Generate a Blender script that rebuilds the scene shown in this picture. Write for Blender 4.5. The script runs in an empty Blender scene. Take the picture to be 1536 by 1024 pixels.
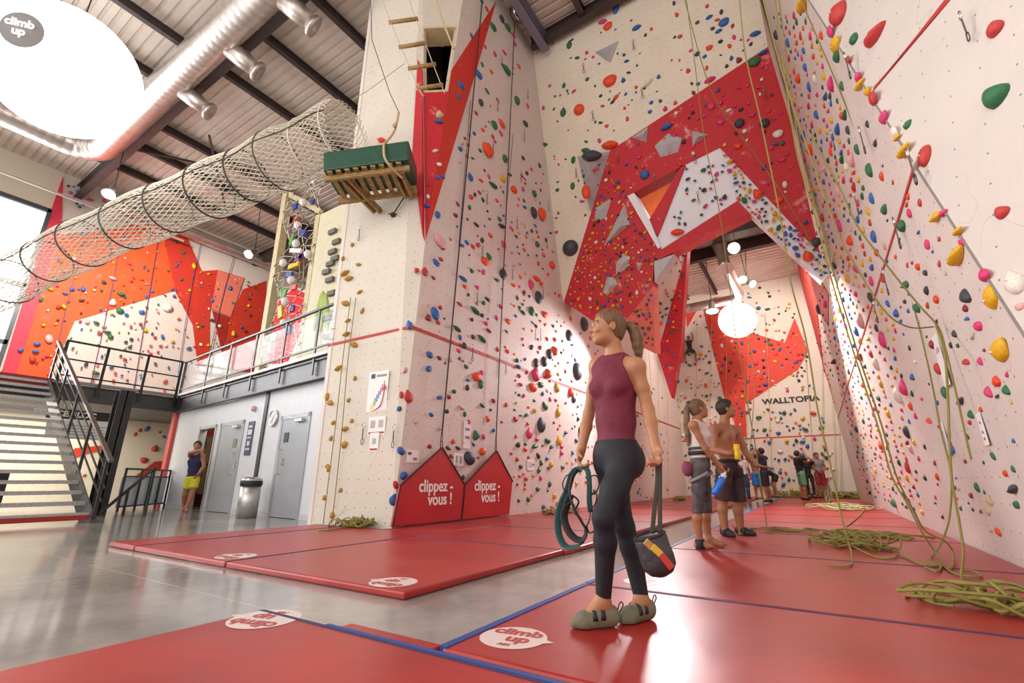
import bpy, bmesh, math, random
import numpy as np
from mathutils import Vector, Matrix
random.seed(7)
S = bpy.context.scene
COL = S.collection
PI = math.pi

# ---------------------------------------------------------------- camera
FPX, HY, VX, CX, CY, CH = 690., 722., 1228., 768., 512., 0.70
PITCH = math.atan((HY-CY)/FPX)
YAW = math.atan((VX-CX)/math.hypot(FPX, HY-CY))
cd = bpy.data.cameras.new('camera')
cd.sensor_width = 36.0
cd.lens = FPX/1536*36
cd.clip_end = 200
cam = bpy.data.objects.new('camera', cd)
cam.location = (0, 0, CH)
cam.rotation_euler = (PI/2+PITCH, 0, YAW)
COL.objects.link(cam)
S.camera = cam

# ---------------------------------------------------------------- world, exposure, large lights
S.view_settings.view_transform = 'Standard'
S.view_settings.look = 'None'
S.view_settings.gamma = 1
S.view_settings.use_curve_mapping = False
S.view_settings.exposure = 0.22
W = bpy.data.worlds.new('world'); S.world = W
W.use_nodes = True
W.node_tree.nodes['Background'].inputs[0].default_value = (1.0, .97, .93, 1)
_w = W.node_tree; _bg = _w.nodes['Background']
_tc = _w.nodes.new('ShaderNodeTexCoord'); _dt = _w.nodes.new('ShaderNodeVectorMath'); _dt.operation = 'DOT_PRODUCT'; _dt.inputs[1].default_value = (-.975, 0, .22)
_mr = _w.nodes.new('ShaderNodeMapRange'); _mr.interpolation_type = 'SMOOTHSTEP'; _mr.inputs[1].default_value = .75; _mr.inputs[2].default_value = 1; _mr.inputs[3].default_value = 1.1; _mr.inputs[4].default_value = 9   # bright afternoon sky in the west
_w.links.new(_tc.outputs['Generated'], _dt.inputs[0]); _w.links.new(_dt.outputs['Value'], _mr.inputs[0]); _w.links.new(_mr.outputs[0], _bg.inputs[1])

def lamp(name, kind, loc, power, color=(1, .93, .84), size=.3, target=None, spot=None, blend=.3, parent=None):
    ld = bpy.data.lights.new(name, kind)
    ld.energy = power; ld.color = color
    if kind == 'AREA': ld.shape = 'RECTANGLE'; ld.size = size[0]; ld.size_y = size[1]
    else: ld.shadow_soft_size = size
    if spot: ld.spot_size = math.radians(spot); ld.spot_blend = blend
    o = bpy.data.objects.new(name, ld); COL.objects.link(o)
    o.location = loc
    if target is not None:
        d = Vector(target)-Vector(loc)
        o.rotation_euler = d.to_track_quat('-Z', 'Y').to_euler()
    o['kind'] = 'structure'
    return o
# daylight through the tall west window and the glazed entrance side behind the photographer
lamp('window_light', 'AREA', (-25.6, -1, 7), 2200, (.93, .97, 1), (9, 9), target=(-5, 3, 3))
lamp('entrance_daylight', 'AREA', (-5, -9, 7), 480, (1, .95, .90), (12, 7), target=(-4, 8, 3))
# hall floodlights
lamp('hall_floodlight', 'SPOT', (-3.9, 13.6, 4.5), 900, (1, .96, .97), .3, target=(-5.3, 10.6, 2.4), spot=100, blend=.5)
lamp('hall_floodlight', 'SPOT', (-1.2, 13.0, 5.8), 1500, (1, .96, .97), .25, target=(1.1, 12.6, 2.2), spot=92, blend=.35)
lamp('hall_floodlight', 'SPOT', (.1, 17.6, 8.9), 1500, (1, .92, .82), .3, target=(-2.6, 24.2, 3.8), spot=110, blend=.5)
lamp('arch_rear_fill', 'POINT', (-2.6, 13.6, 9.4), 110, (1, .9, .8), .25)  # unseen fill, added to brighten the orange wall behind the arch
lamp('loft_floodlight', 'SPOT', (-19.5, 4.2, 10.6), 3200, (1, .9, .78), .3, target=(-25.9, 9, 5), spot=120, blend=.6)

lamp('boulder_room_fill', 'AREA', (-18, 2.5, 2.7), 280, (1, .95, .85), (3, 6))  # added soft fill without a fixture, lifts the dim wall under the mezzanine
lamp('locker_room_light', 'POINT', (-13.6, 6.6, 2.4), 25, (1, .85, .65), .2)
# ---------------------------------------------------------------- photograph pixel -> world helpers
def ray(px, py):
    x = (px-CX)/FPX; y = (CY-py)/FPX
    f = math.cos(PITCH)-y*math.sin(PITCH); z = math.sin(PITCH)+y*math.cos(PITCH)
    return Vector((x*math.cos(YAW)-f*math.sin(YAW), x*math.sin(YAW)+f*math.cos(YAW), z))
CAM = Vector((0, 0, CH))
class Plane:
    def __init__(s, p, n): s.p = Vector(p); s.n = Vector(n).normalized()
    def at(s, px, py, off=0):
        r = ray(px, py); t = (s.p+s.n*off-CAM).dot(s.n)/r.dot(s.n)
        return CAM+r*t
def PX(px, py, X): return Plane((X, 0, 0), (1, 0, 0)).at(px, py)
def PY(px, py, Y): return Plane((0, Y, 0), (0, -1, 0)).at(px, py)
def PZ(px, py, z=0.05): return Plane((0, 0, z), (0, 0, 1)).at(px, py)
def PD(px, py, d):
    "point at horizontal distance d along the viewing direction"
    return Plane((-d*math.sin(YAW), d*math.cos(YAW), 0), (math.sin(YAW), -math.cos(YAW), 0)).at(px, py)
def depth(P): return -P[0]*math.sin(YAW)+P[1]*math.cos(YAW)
def proj(P):
    d = Vector(P)-CAM
    x = d.x*math.cos(YAW)+d.y*math.sin(YAW); f = -d.x*math.sin(YAW)+d.y*math.cos(YAW)
    w = f*math.cos(PITCH)+d.z*math.sin(PITCH); u = -f*math.sin(PITCH)+d.z*math.cos(PITCH)
    return CX+FPX*x/w, CY-FPX*u/w, w

# ---------------------------------------------------------------- materials
_m = {}
def srgb(h):
    if isinstance(h, str):
        h = h.lstrip('#'); c = [int(h[i:i+2], 16)/255 for i in (0, 2, 4)]
    else: c = h
    return tuple(x/12.92 if x <= .04045 else ((x+.055)/1.055)**2.4 for x in c)+(1,)
def nd(nt, t, **k):
    n = nt.nodes.new(t)
    for a, b in k.items(): setattr(n, a, b)
    return n
def mat(name, col, rough=.5, metal=0, var=0, vscale=6, bump=0, bscale=30, coat=0, emit=0, trans=0, alpha=1, spec=.5, sub=0):
    if name in _m: return _m[name]
    m = bpy.data.materials.new(name); m.use_nodes = True; _m[name] = m
    nt = m.node_tree; b = nt.nodes['Principled BSDF']
    c = srgb(col)
    b.inputs['Base Color'].default_value = c
    b.inputs['Roughness'].default_value = rough; b.inputs['Metallic'].default_value = metal
    b.inputs['Coat Weight'].default_value = coat; b.inputs['Coat Roughness'].default_value = .12
    b.inputs['Specular IOR Level'].default_value = spec
    if sub: b.inputs['Subsurface Weight'].default_value = sub; b.inputs['Subsurface Scale'].default_value = .02; b.inputs['Subsurface Radius'].default_value = (1, .4, .2)
    if trans: b.inputs['Transmission Weight'].default_value = trans
    if alpha < 1: b.inputs['Alpha'].default_value = alpha
    if emit: b.inputs['Emission Color'].default_value = c; b.inputs['Emission Strength'].default_value = emit
    tc = nd(nt, 'ShaderNodeTexCoord')
    if var:
        n = nd(nt, 'ShaderNodeTexNoise'); n.inputs['Scale'].default_value = vscale; n.inputs['Detail'].default_value = 5
        nt.links.new(tc.outputs['Object'], n.inputs['Vector'])
        mx = nd(nt, 'ShaderNodeMix', data_type='RGBA')
        lo = tuple(x*(1-var) for x in c[:3])+(1,); hi = tuple(min(1, x*(1+var)) for x in c[:3])+(1,)
        mx.inputs[6].default_value = lo; mx.inputs[7].default_value = hi
        rp = nd(nt, 'ShaderNodeValToRGB'); rp.color_ramp.elements[0].position = .3; rp.color_ramp.elements[1].position = .7
        nt.links.new(n.outputs[0], rp.inputs[0]); nt.links.new(rp.outputs[0], mx.inputs[0])
        nt.links.new(mx.outputs[2], b.inputs['Base Color'])
    if bump:
        n = nd(nt, 'ShaderNodeTexNoise'); n.inputs['Scale'].default_value = bscale; n.inputs['Detail'].default_value = 4
        nt.links.new(tc.outputs['Object'], n.inputs['Vector'])
        bp = nd(nt, 'ShaderNodeBump'); bp.inputs['Strength'].default_value = bump; bp.inputs['Distance'].default_value = .02
        nt.links.new(n.outputs[0], bp.inputs['Height']); nt.links.new(bp.outputs[0], b.inputs['Normal'])
    return m
def wallmat(name, col, axis, dots=True, chalk=0, sp=.21, scuff='#8d7f74', dotr=.045):
    """painted textured climbing plywood: T-nut holes on a grid, crack lines, chalk smears"""
    if name in _m: return _m[name]
    m = bpy.data.materials.new(name); m.use_nodes = True; _m[name] = m
    nt = m.node_tree; b = nt.nodes['Principled BSDF']; L = nt.links.new
    b.inputs['Roughness'].default_value = .62
    tc = nd(nt, 'ShaderNodeTexCoord')
    c = srgb(col)
    n1 = nd(nt, 'ShaderNodeTexNoise'); n1.inputs['Scale'].default_value = 1.3; n1.inputs['Detail'].default_value = 8
    L(tc.outputs['Object'], n1.inputs['Vector'])
    mx = nd(nt, 'ShaderNodeMix', data_type='RGBA')
    mx.inputs[6].default_value = tuple(x*.88 for x in c[:3])+(1,); mx.inputs[7].default_value = tuple(min(1, x*1.05) for x in c[:3])+(1,)
    L(n1.outputs[0], mx.inputs[0]); cur = mx.outputs[2]
    # chalk smears
    if chalk:
        n2 = nd(nt, 'ShaderNodeTexNoise'); n2.inputs['Scale'].default_value = 2.6; n2.inputs['Detail'].default_value = 6; n2.inputs['Roughness'].default_value = .7
        L(tc.outputs['Object'], n2.inputs['Vector'])
        r = nd(nt, 'ShaderNodeValToRGB'); r.color_ramp.elements[0].position = .60; r.color_ramp.elements[1].position = .74
        r.color_ramp.elements[1].color = (chalk, chalk, chalk, 1)
        L(n2.outputs[0], r.inputs[0])
        m2 = nd(nt, 'ShaderNodeMix', data_type='RGBA'); m2.inputs[7].default_value = (.85, .7, .68, 1)
        L(r.outputs[0], m2.inputs[0]); L(cur, m2.inputs[6]); cur = m2.outputs[2]
    # wandering crack lines
    n3 = nd(nt, 'ShaderNodeTexNoise'); n3.inputs['Scale'].default_value = .8; n3.inputs['Detail'].default_value = 2.2; n3.inputs['Distortion'].default_value = .6
    L(tc.outputs['Object'], n3.inputs['Vector'])
    sb = nd(nt, 'ShaderNodeMath', operation='SUBTRACT'); sb.inputs[1].default_value = .5; L(n3.outputs[0], sb.inputs[0])
    ab = nd(nt, 'ShaderNodeMath', operation='ABSOLUTE'); L(sb.outputs[0], ab.inputs[0])
    ls = nd(nt, 'ShaderNodeMath', operation='LESS_THAN'); ls.inputs[1].default_value = .0011; L(ab.outputs[0], ls.inputs[0])
    n4 = nd(nt, 'ShaderNodeTexNoise'); n4.inputs['Scale'].default_value = .9; L(tc.outputs['Object'], n4.inputs['Vector'])
    gt = nd(nt, 'ShaderNodeMath', operation='GREATER_THAN'); gt.inputs[1].default_value = .5; L(n4.outputs[0], gt.inputs[0])
    ml = nd(nt, 'ShaderNodeMath', operation='MULTIPLY'); L(ls.outputs[0], ml.inputs[0]); L(gt.outputs[0], ml.inputs[1])
    m5 = nd(nt, 'ShaderNodeMath', operation='MULTIPLY'); m5.inputs[1].default_value = .32; L(ml.outputs[0], m5.inputs[0])
    m3 = nd(nt, 'ShaderNodeMix', data_type='RGBA'); m3.inputs[7].default_value = srgb(scuff)
    L(m5.outputs[0], m3.inputs[0]); L(cur, m3.inputs[6]); cur = m3.outputs[2]
    if dots:
        sc = nd(nt, 'ShaderNodeVectorMath', operation='SCALE'); sc.inputs['Scale'].default_value = 1/sp; L(tc.outputs['Object'], sc.inputs[0])
        fr = nd(nt, 'ShaderNodeVectorMath', operation='FRACTION'); L(sc.outputs[0], fr.inputs[0])
        su = nd(nt, 'ShaderNodeVectorMath', operation='SUBTRACT'); su.inputs[1].default_value = (.5, .5, .5); L(fr.outputs[0], su.inputs[0])
        mu = nd(nt, 'ShaderNodeVectorMath', operation='MULTIPLY'); mu.inputs[1].default_value = {'X': (0, 1, 1), 'Y': (1, 0, 1)}[axis]; L(su.outputs[0], mu.inputs[0])
        le = nd(nt, 'ShaderNodeVectorMath', operation='LENGTH'); L(mu.outputs[0], le.inputs[0])
        lt = nd(nt, 'ShaderNodeMath', operation='LESS_THAN'); lt.inputs[1].default_value = dotr; L(le.outputs['Value'], lt.inputs[0])
        m4 = nd(nt, 'ShaderNodeMix', data_type='RGBA'); m4.inputs[7].default_value = tuple(x*.25 for x in c[:3])+(1,)
        L(lt.outputs[0], m4.inputs[0]); L(cur, m4.inputs[6]); cur = m4.outputs[2]
    L(cur, b.inputs['Base Color'])
    nb = nd(nt, 'ShaderNodeTexNoise'); nb.inputs['Scale'].default_value = 28; nb.inputs['Detail'].default_value = 4; L(tc.outputs['Object'], nb.inputs['Vector'])
    bp = nd(nt, 'ShaderNodeBump'); bp.inputs['Strength'].default_value = .35; bp.inputs['Distance'].default_value = .02
    L(nb.outputs[0], bp.inputs['Height']); L(bp.outputs[0], b.inputs['Normal'])
    return m
WX = wallmat('wall_white_x', '#dccfc8', 'X'); WY = wallmat('wall_white_y', '#dacfc1', 'Y')
WBE = wallmat('wall_beige', '#e9dcc8', 'Y')
WPL = wallmat('panel_white', '#ecebf0', 'Y', dots=False)
RX = wallmat('wall_red_x', '#cf3326', 'X', chalk=.35, scuff='#7a1d18'); RY = wallmat('wall_red_y', '#c4202c', 'Y', chalk=.6, scuff='#7a1118')
ORG = wallmat('wall_orange', '#e2541f', 'X', chalk=.2, scuff='#8e2a10'); SAL = wallmat('wall_salmon', '#d86450', 'Y', chalk=.2, scuff='#8e2a10')
LINE = mat('red_line_paint', '#b8322e', .6)
STEEL = mat('dark_steel', '#3a3838', .42, .5, var=.15); STEELB = mat('roof_steel', '#4a3e3c', .5, .3, var=.15)
GALV = mat('galvanised', '#9a9896', .35, .85, var=.2, vscale=20, bump=.3, bscale=80)
DUCT = mat('duct_metal', '#cdc2bc', .34, .85, var=.1, vscale=4, bump=.12, bscale=14)
GREY = mat('grey_wall', '#d2d2d7', .55, var=.03); DOOR = mat('door_grey', '#a2a5ab', .4, .1, var=.05, vscale=3)
BLACK = mat('black', '#17171a', .5); WHITE = mat('white_paint', '#f1f0ec', .5)
WOOD = mat('wood', '#9b7d4c', .6, var=.3, vscale=14, bump=.3); WOODP = mat('pale_wood', '#cfbd94', .6, var=.12, vscale=10)
CHROME = mat('chrome', '#c9c9cb', .16, 1.0)
INK = mat('ink', '#26304a', .6)
BLUE = mat('blue_trim', '#27468c', .55)

# ---------------------------------------------------------------- mesh builder
class MB:
    def __init__(s): s.v = []; s.f = []; s.mi = []
    def _add(s, vs, fs, mi=0):
        o = len(s.v); s.v += [tuple(v) for v in vs]
        s.f += [tuple(i+o for i in f) for f in fs]; s.mi += [mi]*len(fs); return s
    def box(s, lo, hi, M=None, mi=0):
        vs = [Vector((x, y, z)) for x in (lo[0], hi[0]) for y in (lo[1], hi[1]) for z in (lo[2], hi[2])]
        if M is not None: vs = [M @ v for v in vs]
        return s._add(vs, [(0, 1, 3, 2), (4, 6, 7, 5), (0, 4, 5, 1), (2, 3, 7, 6), (0, 2, 6, 4), (1, 5, 7, 3)], mi)
    def beam(s, a, b, w, h, up=(0, 0, 1), mi=0):
        a = Vector(a); b = Vector(b); d = (b-a); L = d.length; d.normalize(); u = Vector(up)
        x = d.cross(u)
        if x.length < 1e-4: x = d.cross(Vector((1, 0, 0)))
        x.normalize(); u = x.cross(d)
        M = Matrix((( x.x, d.x, u.x, a.x), (x.y, d.y, u.y, a.y), (x.z, d.z, u.z, a.z), (0, 0, 0, 1)))
        return s.box((-w/2, 0, -h/2), (w/2, L, h/2), M, mi)
    def ibeam(s, a, b, w, h, t=.02, mi=0):
        a = Vector(a); b = Vector(b); z = Vector((0, 0, 1))
        s.beam(a, b, t, h-2*t, mi=mi); s.beam(a+z*(h/2-t/2), b+z*(h/2-t/2), w, t, mi=mi); return s.beam(a-z*(h/2-t/2), b-z*(h/2-t/2), w, t, mi=mi)
    def prism(s, pts, ext, mi=0):
        pts = [Vector(p) for p in pts]; e = Vector(ext); n = len(pts)
        nn = Vector((0, 0, 0))
        for i in range(n): nn += pts[i].cross(pts[(i+1) % n])
        if nn.dot(e) > 0: pts.reverse()
        vs = pts+[p+e for p in pts]
        fs = [tuple(range(n)), tuple(range(2*n-1, n-1, -1))]+[(i, n+i, n+(i+1) % n, (i+1) % n) for i in range(n)]
        return s._add(vs, fs, mi)
    def cyl(s, a, b, r0, r1=None, n=12, mi=0, cap=True):
        r1 = r0 if r1 is None else r1
        a = Vector(a); b = Vector(b); d = (b-a).normalized()
        x = d.orthogonal().normalized(); y = d.cross(x)
        vs = [a+(x*math.cos(2*PI*i/n)+y*math.sin(2*PI*i/n))*r0 for i in range(n)]+[b+(x*math.cos(2*PI*i/n)+y*math.sin(2*PI*i/n))*r1 for i in range(n)]
        fs = [(i, (i+1) % n, n+(i+1) % n, n+i) for i in range(n)]
        if cap: fs += [tuple(range(n-1, -1, -1)), tuple(range(n, 2*n))]
        return s._add(vs, fs, mi)
    def tube(s, path, r, n=8, closed=False, mi=0, radii=None, flat=None):
        path = [Vector(p) for p in path]; m = len(path)
        if m < 2: return s
        vs = []; x = None
        for i, p in enumerate(path):
            q = path[(i+1) % m] if (closed or i < m-1) else p
            o = path[i-1] if (closed or i > 0) else p
            d = (q-o)
            if d.length < 1e-9: d = Vector((0, 0, 1))
            d.normalize()
            if x is None: x = d.orthogonal().normalized() if flat is None else (Vector(flat)-d*d.dot(Vector(flat))).normalized()
            else:
                x = x-d*x.dot(d); x = x.normalized() if x.length > 1e-6 else d.orthogonal().normalized()
            y = d.cross(x); rr = radii[i] if radii else r
            ry = rr if not isinstance(rr, tuple) else rr[1]; rx = rr if not isinstance(rr, tuple) else rr[0]
            vs += [p+x*math.cos(2*PI*k/n)*rx+y*math.sin(2*PI*k/n)*ry for k in range(n)]
        fs = []
        for i in range(m if closed else m-1):
            j = (i+1) % m
            fs += [(i*n+k, i*n+(k+1) % n, j*n+(k+1) % n, j*n+k) for k in range(n)]
        if not closed: fs += [tuple(range(n-1, -1, -1)), tuple(range((m-1)*n, m*n))]
        return s._add(vs, fs, mi)
    def lathe(s, prof, c, ax=(0, 0, 1), n=24, mi=0):
        ax = Vector(ax).normalized(); x = ax.orthogonal().normalized(); y = ax.cross(x); c = Vector(c)
        vs = []; fs = []
        for r, h in prof: vs += [c+ax*h+(x*math.cos(2*PI*k/n)+y*math.sin(2*PI*k/n))*max(r, 1e-4) for k in range(n)]
        for i in range(len(prof)-1): fs += [(i*n+k, i*n+(k+1) % n, (i+1)*n+(k+1) % n, (i+1)*n+k) for k in range(n)]
        fs += [tuple(range(n-1, -1, -1)), tuple(range((len(prof)-1)*n, len(prof)*n))]
        return s._add(vs, fs, mi)
    def ball(s, c, r, n=16, m=10, mi=0, M=None):
        r = r if isinstance(r, (tuple, list)) else (r, r, r); c = Vector(c)
        vs = []; fs = []
        for i in range(m+1):
            t = PI*i/m
            for k in range(n):
                p = Vector((math.sin(t)*math.cos(2*PI*k/n)*r[0], math.sin(t)*math.sin(2*PI*k/n)*r[1], math.cos(t)*r[2]))
                vs.append(c+(M @ p if M is not None else p))
        for i in range(m): fs += [(i*n+k, (i+1)*n+k, (i+1)*n+(k+1) % n, i*n+(k+1) % n) for k in range(n)]
        return s._add(vs, fs, mi)
    def mesh(s, name, mats, off=(0, 0, 0), smooth=False):
        me = bpy.data.meshes.new(name)
        o = Vector(off)
        me.from_pydata([Vector(v)-o for v in s.v], [], s.f)
        for m in (mats if isinstance(mats, (list, tuple)) else [mats]): me.materials.append(m)
        if any(s.mi): me.polygons.foreach_set('material_index', s.mi)
        if smooth: me.shade_smooth()
        me.validate(); me.update(); return me
def wloc(o):
    l = Vector((0, 0, 0))
    while o is not None: l = l+o.location; o = o.parent
    return l
def obj(name, mb, mats, parent=None, smooth=False, label=None, loc=None, bevel=0):
    """link ONE mesh object; its origin is the parent's origin (or loc)"""
    off = wloc(parent) if parent is not None else Vector(loc if loc is not None else (0, 0, 0))
    me = mb.mesh(name, mats, off, smooth)
    o = bpy.data.objects.new(name, me); COL.objects.link(o)
    if parent is not None: o.parent = parent
    elif loc is not None: o.location = loc
    if label: o['label'] = label
    if bevel:
        b = o.modifiers.new('bevel', 'BEVEL'); b.width = bevel; b.segments = 2; b.limit_method = 'ANGLE'
    return o
def tag(o, label, cat, group=None, kind=None):
    o['label'] = label; o['category'] = cat
    if group: o['group'] = group
    if kind: o['kind'] = kind
    return o
def thing(name, label, cat, loc=(0, 0, 0), group=None):
    o = bpy.data.objects.new(name, None); COL.objects.link(o); o.location = loc; o.empty_display_size = .1
    return tag(o, label, cat, group)
def struct(name, mb, mats, parent=None, smooth=False):
    o = obj(name, mb, mats, parent, smooth)
    if parent is None: o['kind'] = 'structure'
    return o
def dup(root, loc, label=None, rz=None):
    r = root.copy(); COL.objects.link(r); r.location = loc
    if rz is not None: r.rotation_euler = (0, 0, rz)
    if label: r['label'] = label
    for ch in list(root.children):
        c = ch.copy(); COL.objects.link(c); c.parent = r
        for g in ch.children:
            d = g.copy(); COL.objects.link(d); d.parent = c
    return r
def basis(x, y, o):
    x = Vector(x).normalized(); y = Vector(y); y = (y-x*y.dot(x)).normalized(); z = x.cross(y)
    return Matrix(((x.x, y.x, z.x, o[0]), (x.y, y.y, z.y, o[1]), (x.z, y.z, z.z, o[2]), (0, 0, 0, 1)))
def text(name, body, size, M, m, parent=None, ext=.002, bold=0, sx=1, shear=0):
    cu = bpy.data.curves.new(name, 'FONT'); cu.body = body; cu.size = size; cu.extrude = ext; cu.offset = bold
    cu.align_x = 'CENTER'; cu.align_y = 'CENTER'; cu.shear = shear; cu.space_line = .8
    t = bpy.data.objects.new(name, cu); COL.objects.link(t)
    dg = bpy.context.evaluated_depsgraph_get(); me = bpy.data.meshes.new_from_object(t.evaluated_get(dg))
    bpy.data.objects.remove(t)
    off = wloc(parent) if parent is not None else Vector((0, 0, 0))
    for v in me.vertices:
        p = v.co.copy(); p.x *= sx; v.co = (M @ p)-off
    me.materials.clear(); me.materials.append(m); me.name = name
    o = bpy.data.objects.new(name, me); COL.objects.link(o)
    if parent is not None: o.parent = parent
    return o
def spline(pts, n=6):
    P = [Vector(p) for p in pts]; out = []
    for i in range(len(P)-1):
        p0 = P[max(i-1, 0)]; p1 = P[i]; p2 = P[i+1]; p3 = P[min(i+2, len(P)-1)]
        for k in range(n):
            t = k/n
            out.append(.5*((2*p1)+(p2-p0)*t+(2*p0-5*p1+4*p2-p3)*t*t+(3*p1-p0-3*p2+p3)*t**3))
    out.append(P[-1]); return out
# ================================================================ THE SETTING
XL = -5.42; YB = 24.2; ZR = 13.7
LWP = Plane((XL, 0, 0), (1, 0, 0))
RWP = Plane((1.27, 0, 0), (-1, 0, -.05))
ARP = Plane((0, 12.37, 0), (0, -1, -.195))
NFP = Plane((-7.19, 5.01, 0), Vector((1.74, .19, 0)).cross(Vector((0, .045, 1))))
BKP = Plane((0, YB, 0), (0, -1, 0))
WWP = Plane((-25.9, 0, 0), (1, 0, 0))
BFP = Plane((-7.3, 5.65, 0), (-.085, -1, 0))
def arp(x, z): return Vector((x, 12.37-.195*z, z))
def panel(plane, pts, off=0.0): return [plane.at(x, y, off) for x, y in pts]

# floor
fm = bpy.data.materials.new('polished_concrete'); fm.use_nodes = True; _m['floor'] = fm
nt = fm.node_tree; b = nt.nodes['Principled BSDF']; L = nt.links.new
tc = nd(nt, 'ShaderNodeTexCoord'); n = nd(nt, 'ShaderNodeTexNoise'); n.inputs['Scale'].default_value = .9; n.inputs['Detail'].default_value = 9; n.inputs['Roughness'].default_value = .65
L(tc.outputs['Object'], n.inputs['Vector'])
r = nd(nt, 'ShaderNodeValToRGB'); r.color_ramp.elements[0].position = .3; r.color_ramp.elements[1].position = .72
r.color_ramp.elements[0].color = srgb('#77736f'); r.color_ramp.elements[1].color = srgb('#b3ada7'); L(n.outputs[0], r.inputs[0])
bk = nd(nt, 'ShaderNodeTexBrick'); bk.offset = 0; bk.inputs['Scale'].default_value = 1; bk.inputs['Mortar Size'].default_value = .006; bk.inputs['Brick Width'].default_value = 3.9; bk.inputs['Row Height'].default_value = 4.1
bk.inputs['Color1'].default_value = bk.inputs['Color2'].default_value = (0, 0, 0, 1); bk.inputs['Mortar'].default_value = (1, 1, 1, 1)
mpn = nd(nt, 'ShaderNodeMapping'); mpn.inputs['Location'].default_value = (.85, 2.35, 0); L(tc.outputs['Object'], mpn.inputs['Vector']); L(mpn.outputs[0], bk.inputs['Vector'])
mx = nd(nt, 'ShaderNodeMix', data_type='RGBA'); mx.inputs[7].default_value = srgb('#b5b2ae'); L(bk.outputs['Color'], mx.inputs[0]); L(r.outputs[0], mx.inputs[6]); L(mx.outputs[2], b.inputs['Base Color'])
b.inputs['Roughness'].default_value = .13
r2 = nd(nt, 'ShaderNodeMapRange'); r2.inputs[3].default_value = .07; r2.inputs[4].default_value = .2; L(n.outputs[0], r2.inputs[0]); L(r2.outputs[0], b.inputs['Roughness'])
b.inputs['Specular IOR Level'].default_value = .7
m = MB(); m.box((-27, -6, -.2), (5, 25, 0)); struct('floor', m, fm)

# roof: corrugated deck with ribs along X
DECK = mat('roof_deck', '#cdbdb0', .5, .15, var=.1, vscale=1.2)
def deck(x0, x1, y0, y1, z, per=.27, dep=.05):
    mb = MB(); n = int((y1-y0)/per); prof = []
    for i in range(n):
        y = y0+i*per
        prof += [(y, z), (y+per*.62, z), (y+per*.70, z+dep), (y+per*.92, z+dep)]
    prof.append((y0+n*per, z))
    k = len(prof)
    vs = [(x0, y, zz) for y, zz in prof]+[(x1, y, zz) for y, zz in prof]+[(x0, y0, z+.3), (x0, prof[-1][0], z+.3), (x1, y0, z+.3), (x1, prof[-1][0], z+.3)]
    fs = [(i, i+1, k+i+1, k+i) for i in range(k-1)]+[(2*k, 2*k+2, 2*k+3, 2*k+1)]
    return mb._add(vs, fs)
struct('ceiling', deck(-27, 5, -6, 18.2, ZR), DECK)
struct('ceiling', deck(XL-.3, 3, 15.5, 24.5, 10.1, .3, .06), DECK)
m = MB()
for x, y0, y1 in ((-23.07, -6, 18), (-20.8, -6, 18), (-16.45, -6, 4.2), (-14.32, -6, 18), (-11.97, 4.6, 18), (-9.67, -6, 18), (-7.4, -6, 12), (-18.86, 4.6, 18), (-4.95, 7.0, 9.6), (-1.5, -6, 9.5), (-3.6, -6, 9.5)):
    mm = MB(); mm.ibeam((x, y0, ZR-.16), (x, y1, ZR-.16), .16, .28)
    struct('trim_1', mm, STEELB)
mm = MB(); mm.ibeam((-26, 4.55, ZR-.62), (-7.2, 4.55, ZR-.62), .28, .6, .03); struct('trim_2', mm, STEELB)
mm = MB(); mm.ibeam((-26, 12.5, ZR-.62), (-7.2, 12.5, ZR-.62), .28, .6, .03); struct('trim_2', mm, STEELB)
mm = MB(); mm.ibeam((XL+.1, 9.45, ZR-.2), (2, 9.45, ZR-.2), .2, .36); struct('trim_2', mm, STEELB)
mm = MB(); mm.ibeam((-4.9, 7.4, ZR-.35), (-4.9, 9.6, ZR-.35), .24, .5, .03); struct('trim_2', mm, mat('lilac_steel', '#7d7688', .5, .2))
# wind braces left of the main beam
for a, c in (((-20.9, 4.7), (-17.5, 9.5)), ((-23, 9.5), (-17.5, 6))):
    mm = MB(); mm.beam((a[0], a[1], ZR-.4), (c[0], c[1], ZR-.4), .07, .07); struct('trim_3', mm, STEELB)
mm = MB(); mm.ibeam((XL, 18.9, 9.75), (2, 18.9, 9.75), .26, .5, .03); struct('trim_2', mm, STEELB)
mm = MB(); mm.beam((XL, 16.9, 9.6), (2, 16.9, 9.6), .5, .7); struct('trim_2', mm, STEELB)
for x in (-4.3, -2.9): mm = MB(); mm.ibeam((x, 17, 9.98), (x, 24.1, 9.98), .12, .2); struct('trim_1', mm, STEELB)
m = MB(); m.box((XL-.2, 16.0, 9.7), (3, 16.2, 14)); struct('wall_above_arch', m, WY)

# left wall and the climbing tower (thin shells with a chamfered corner)
zc = LWP.at(638, 360).z
cb = LWP.at(638, 360); cl = NFP.at(634, 0); cr = LWP.at(694, 0)
def ext(p, q, z): t = (z-p.z)/(q.z-p.z); return p+(q-p)*t
TL_ = ext(cb, cl, ZR); TR_ = ext(cb, cr, ZR)
a0 = NFP.at(584, 796); a0 = Vector((XL, a0.y, 0))
BLc = NFP.at(460, 789); BLc.z = 0; TLc = NFP.at(554, 19); TLc = ext(BLc, TLc, ZR)
wl = struct('wall_left', MB()._add([a0, (XL, YB, 0), (XL, YB, ZR), TR_, cb, (XL, cb.y, cb.z)], [(0, 1, 2, 3, 4)]), WX)
sol = wl.modifiers.new('solid', 'SOLIDIFY'); sol.thickness = .12; sol.offset = -1
towf = struct('wall_tower', MB()._add([BLc, a0, cb, TL_, TLc], [(0, 1, 2, 3, 4)]), WY)
sol = towf.modifiers.new('solid', 'SOLIDIFY'); sol.thickness = .12; sol.offset = -1
m = MB(); m.prism([BLc, TLc, (TLc.x, 9.5, ZR), (BLc.x, 9.5, 0)], (.1, 0, 0)); struct('wall_tower_side', m, WX)
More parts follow.
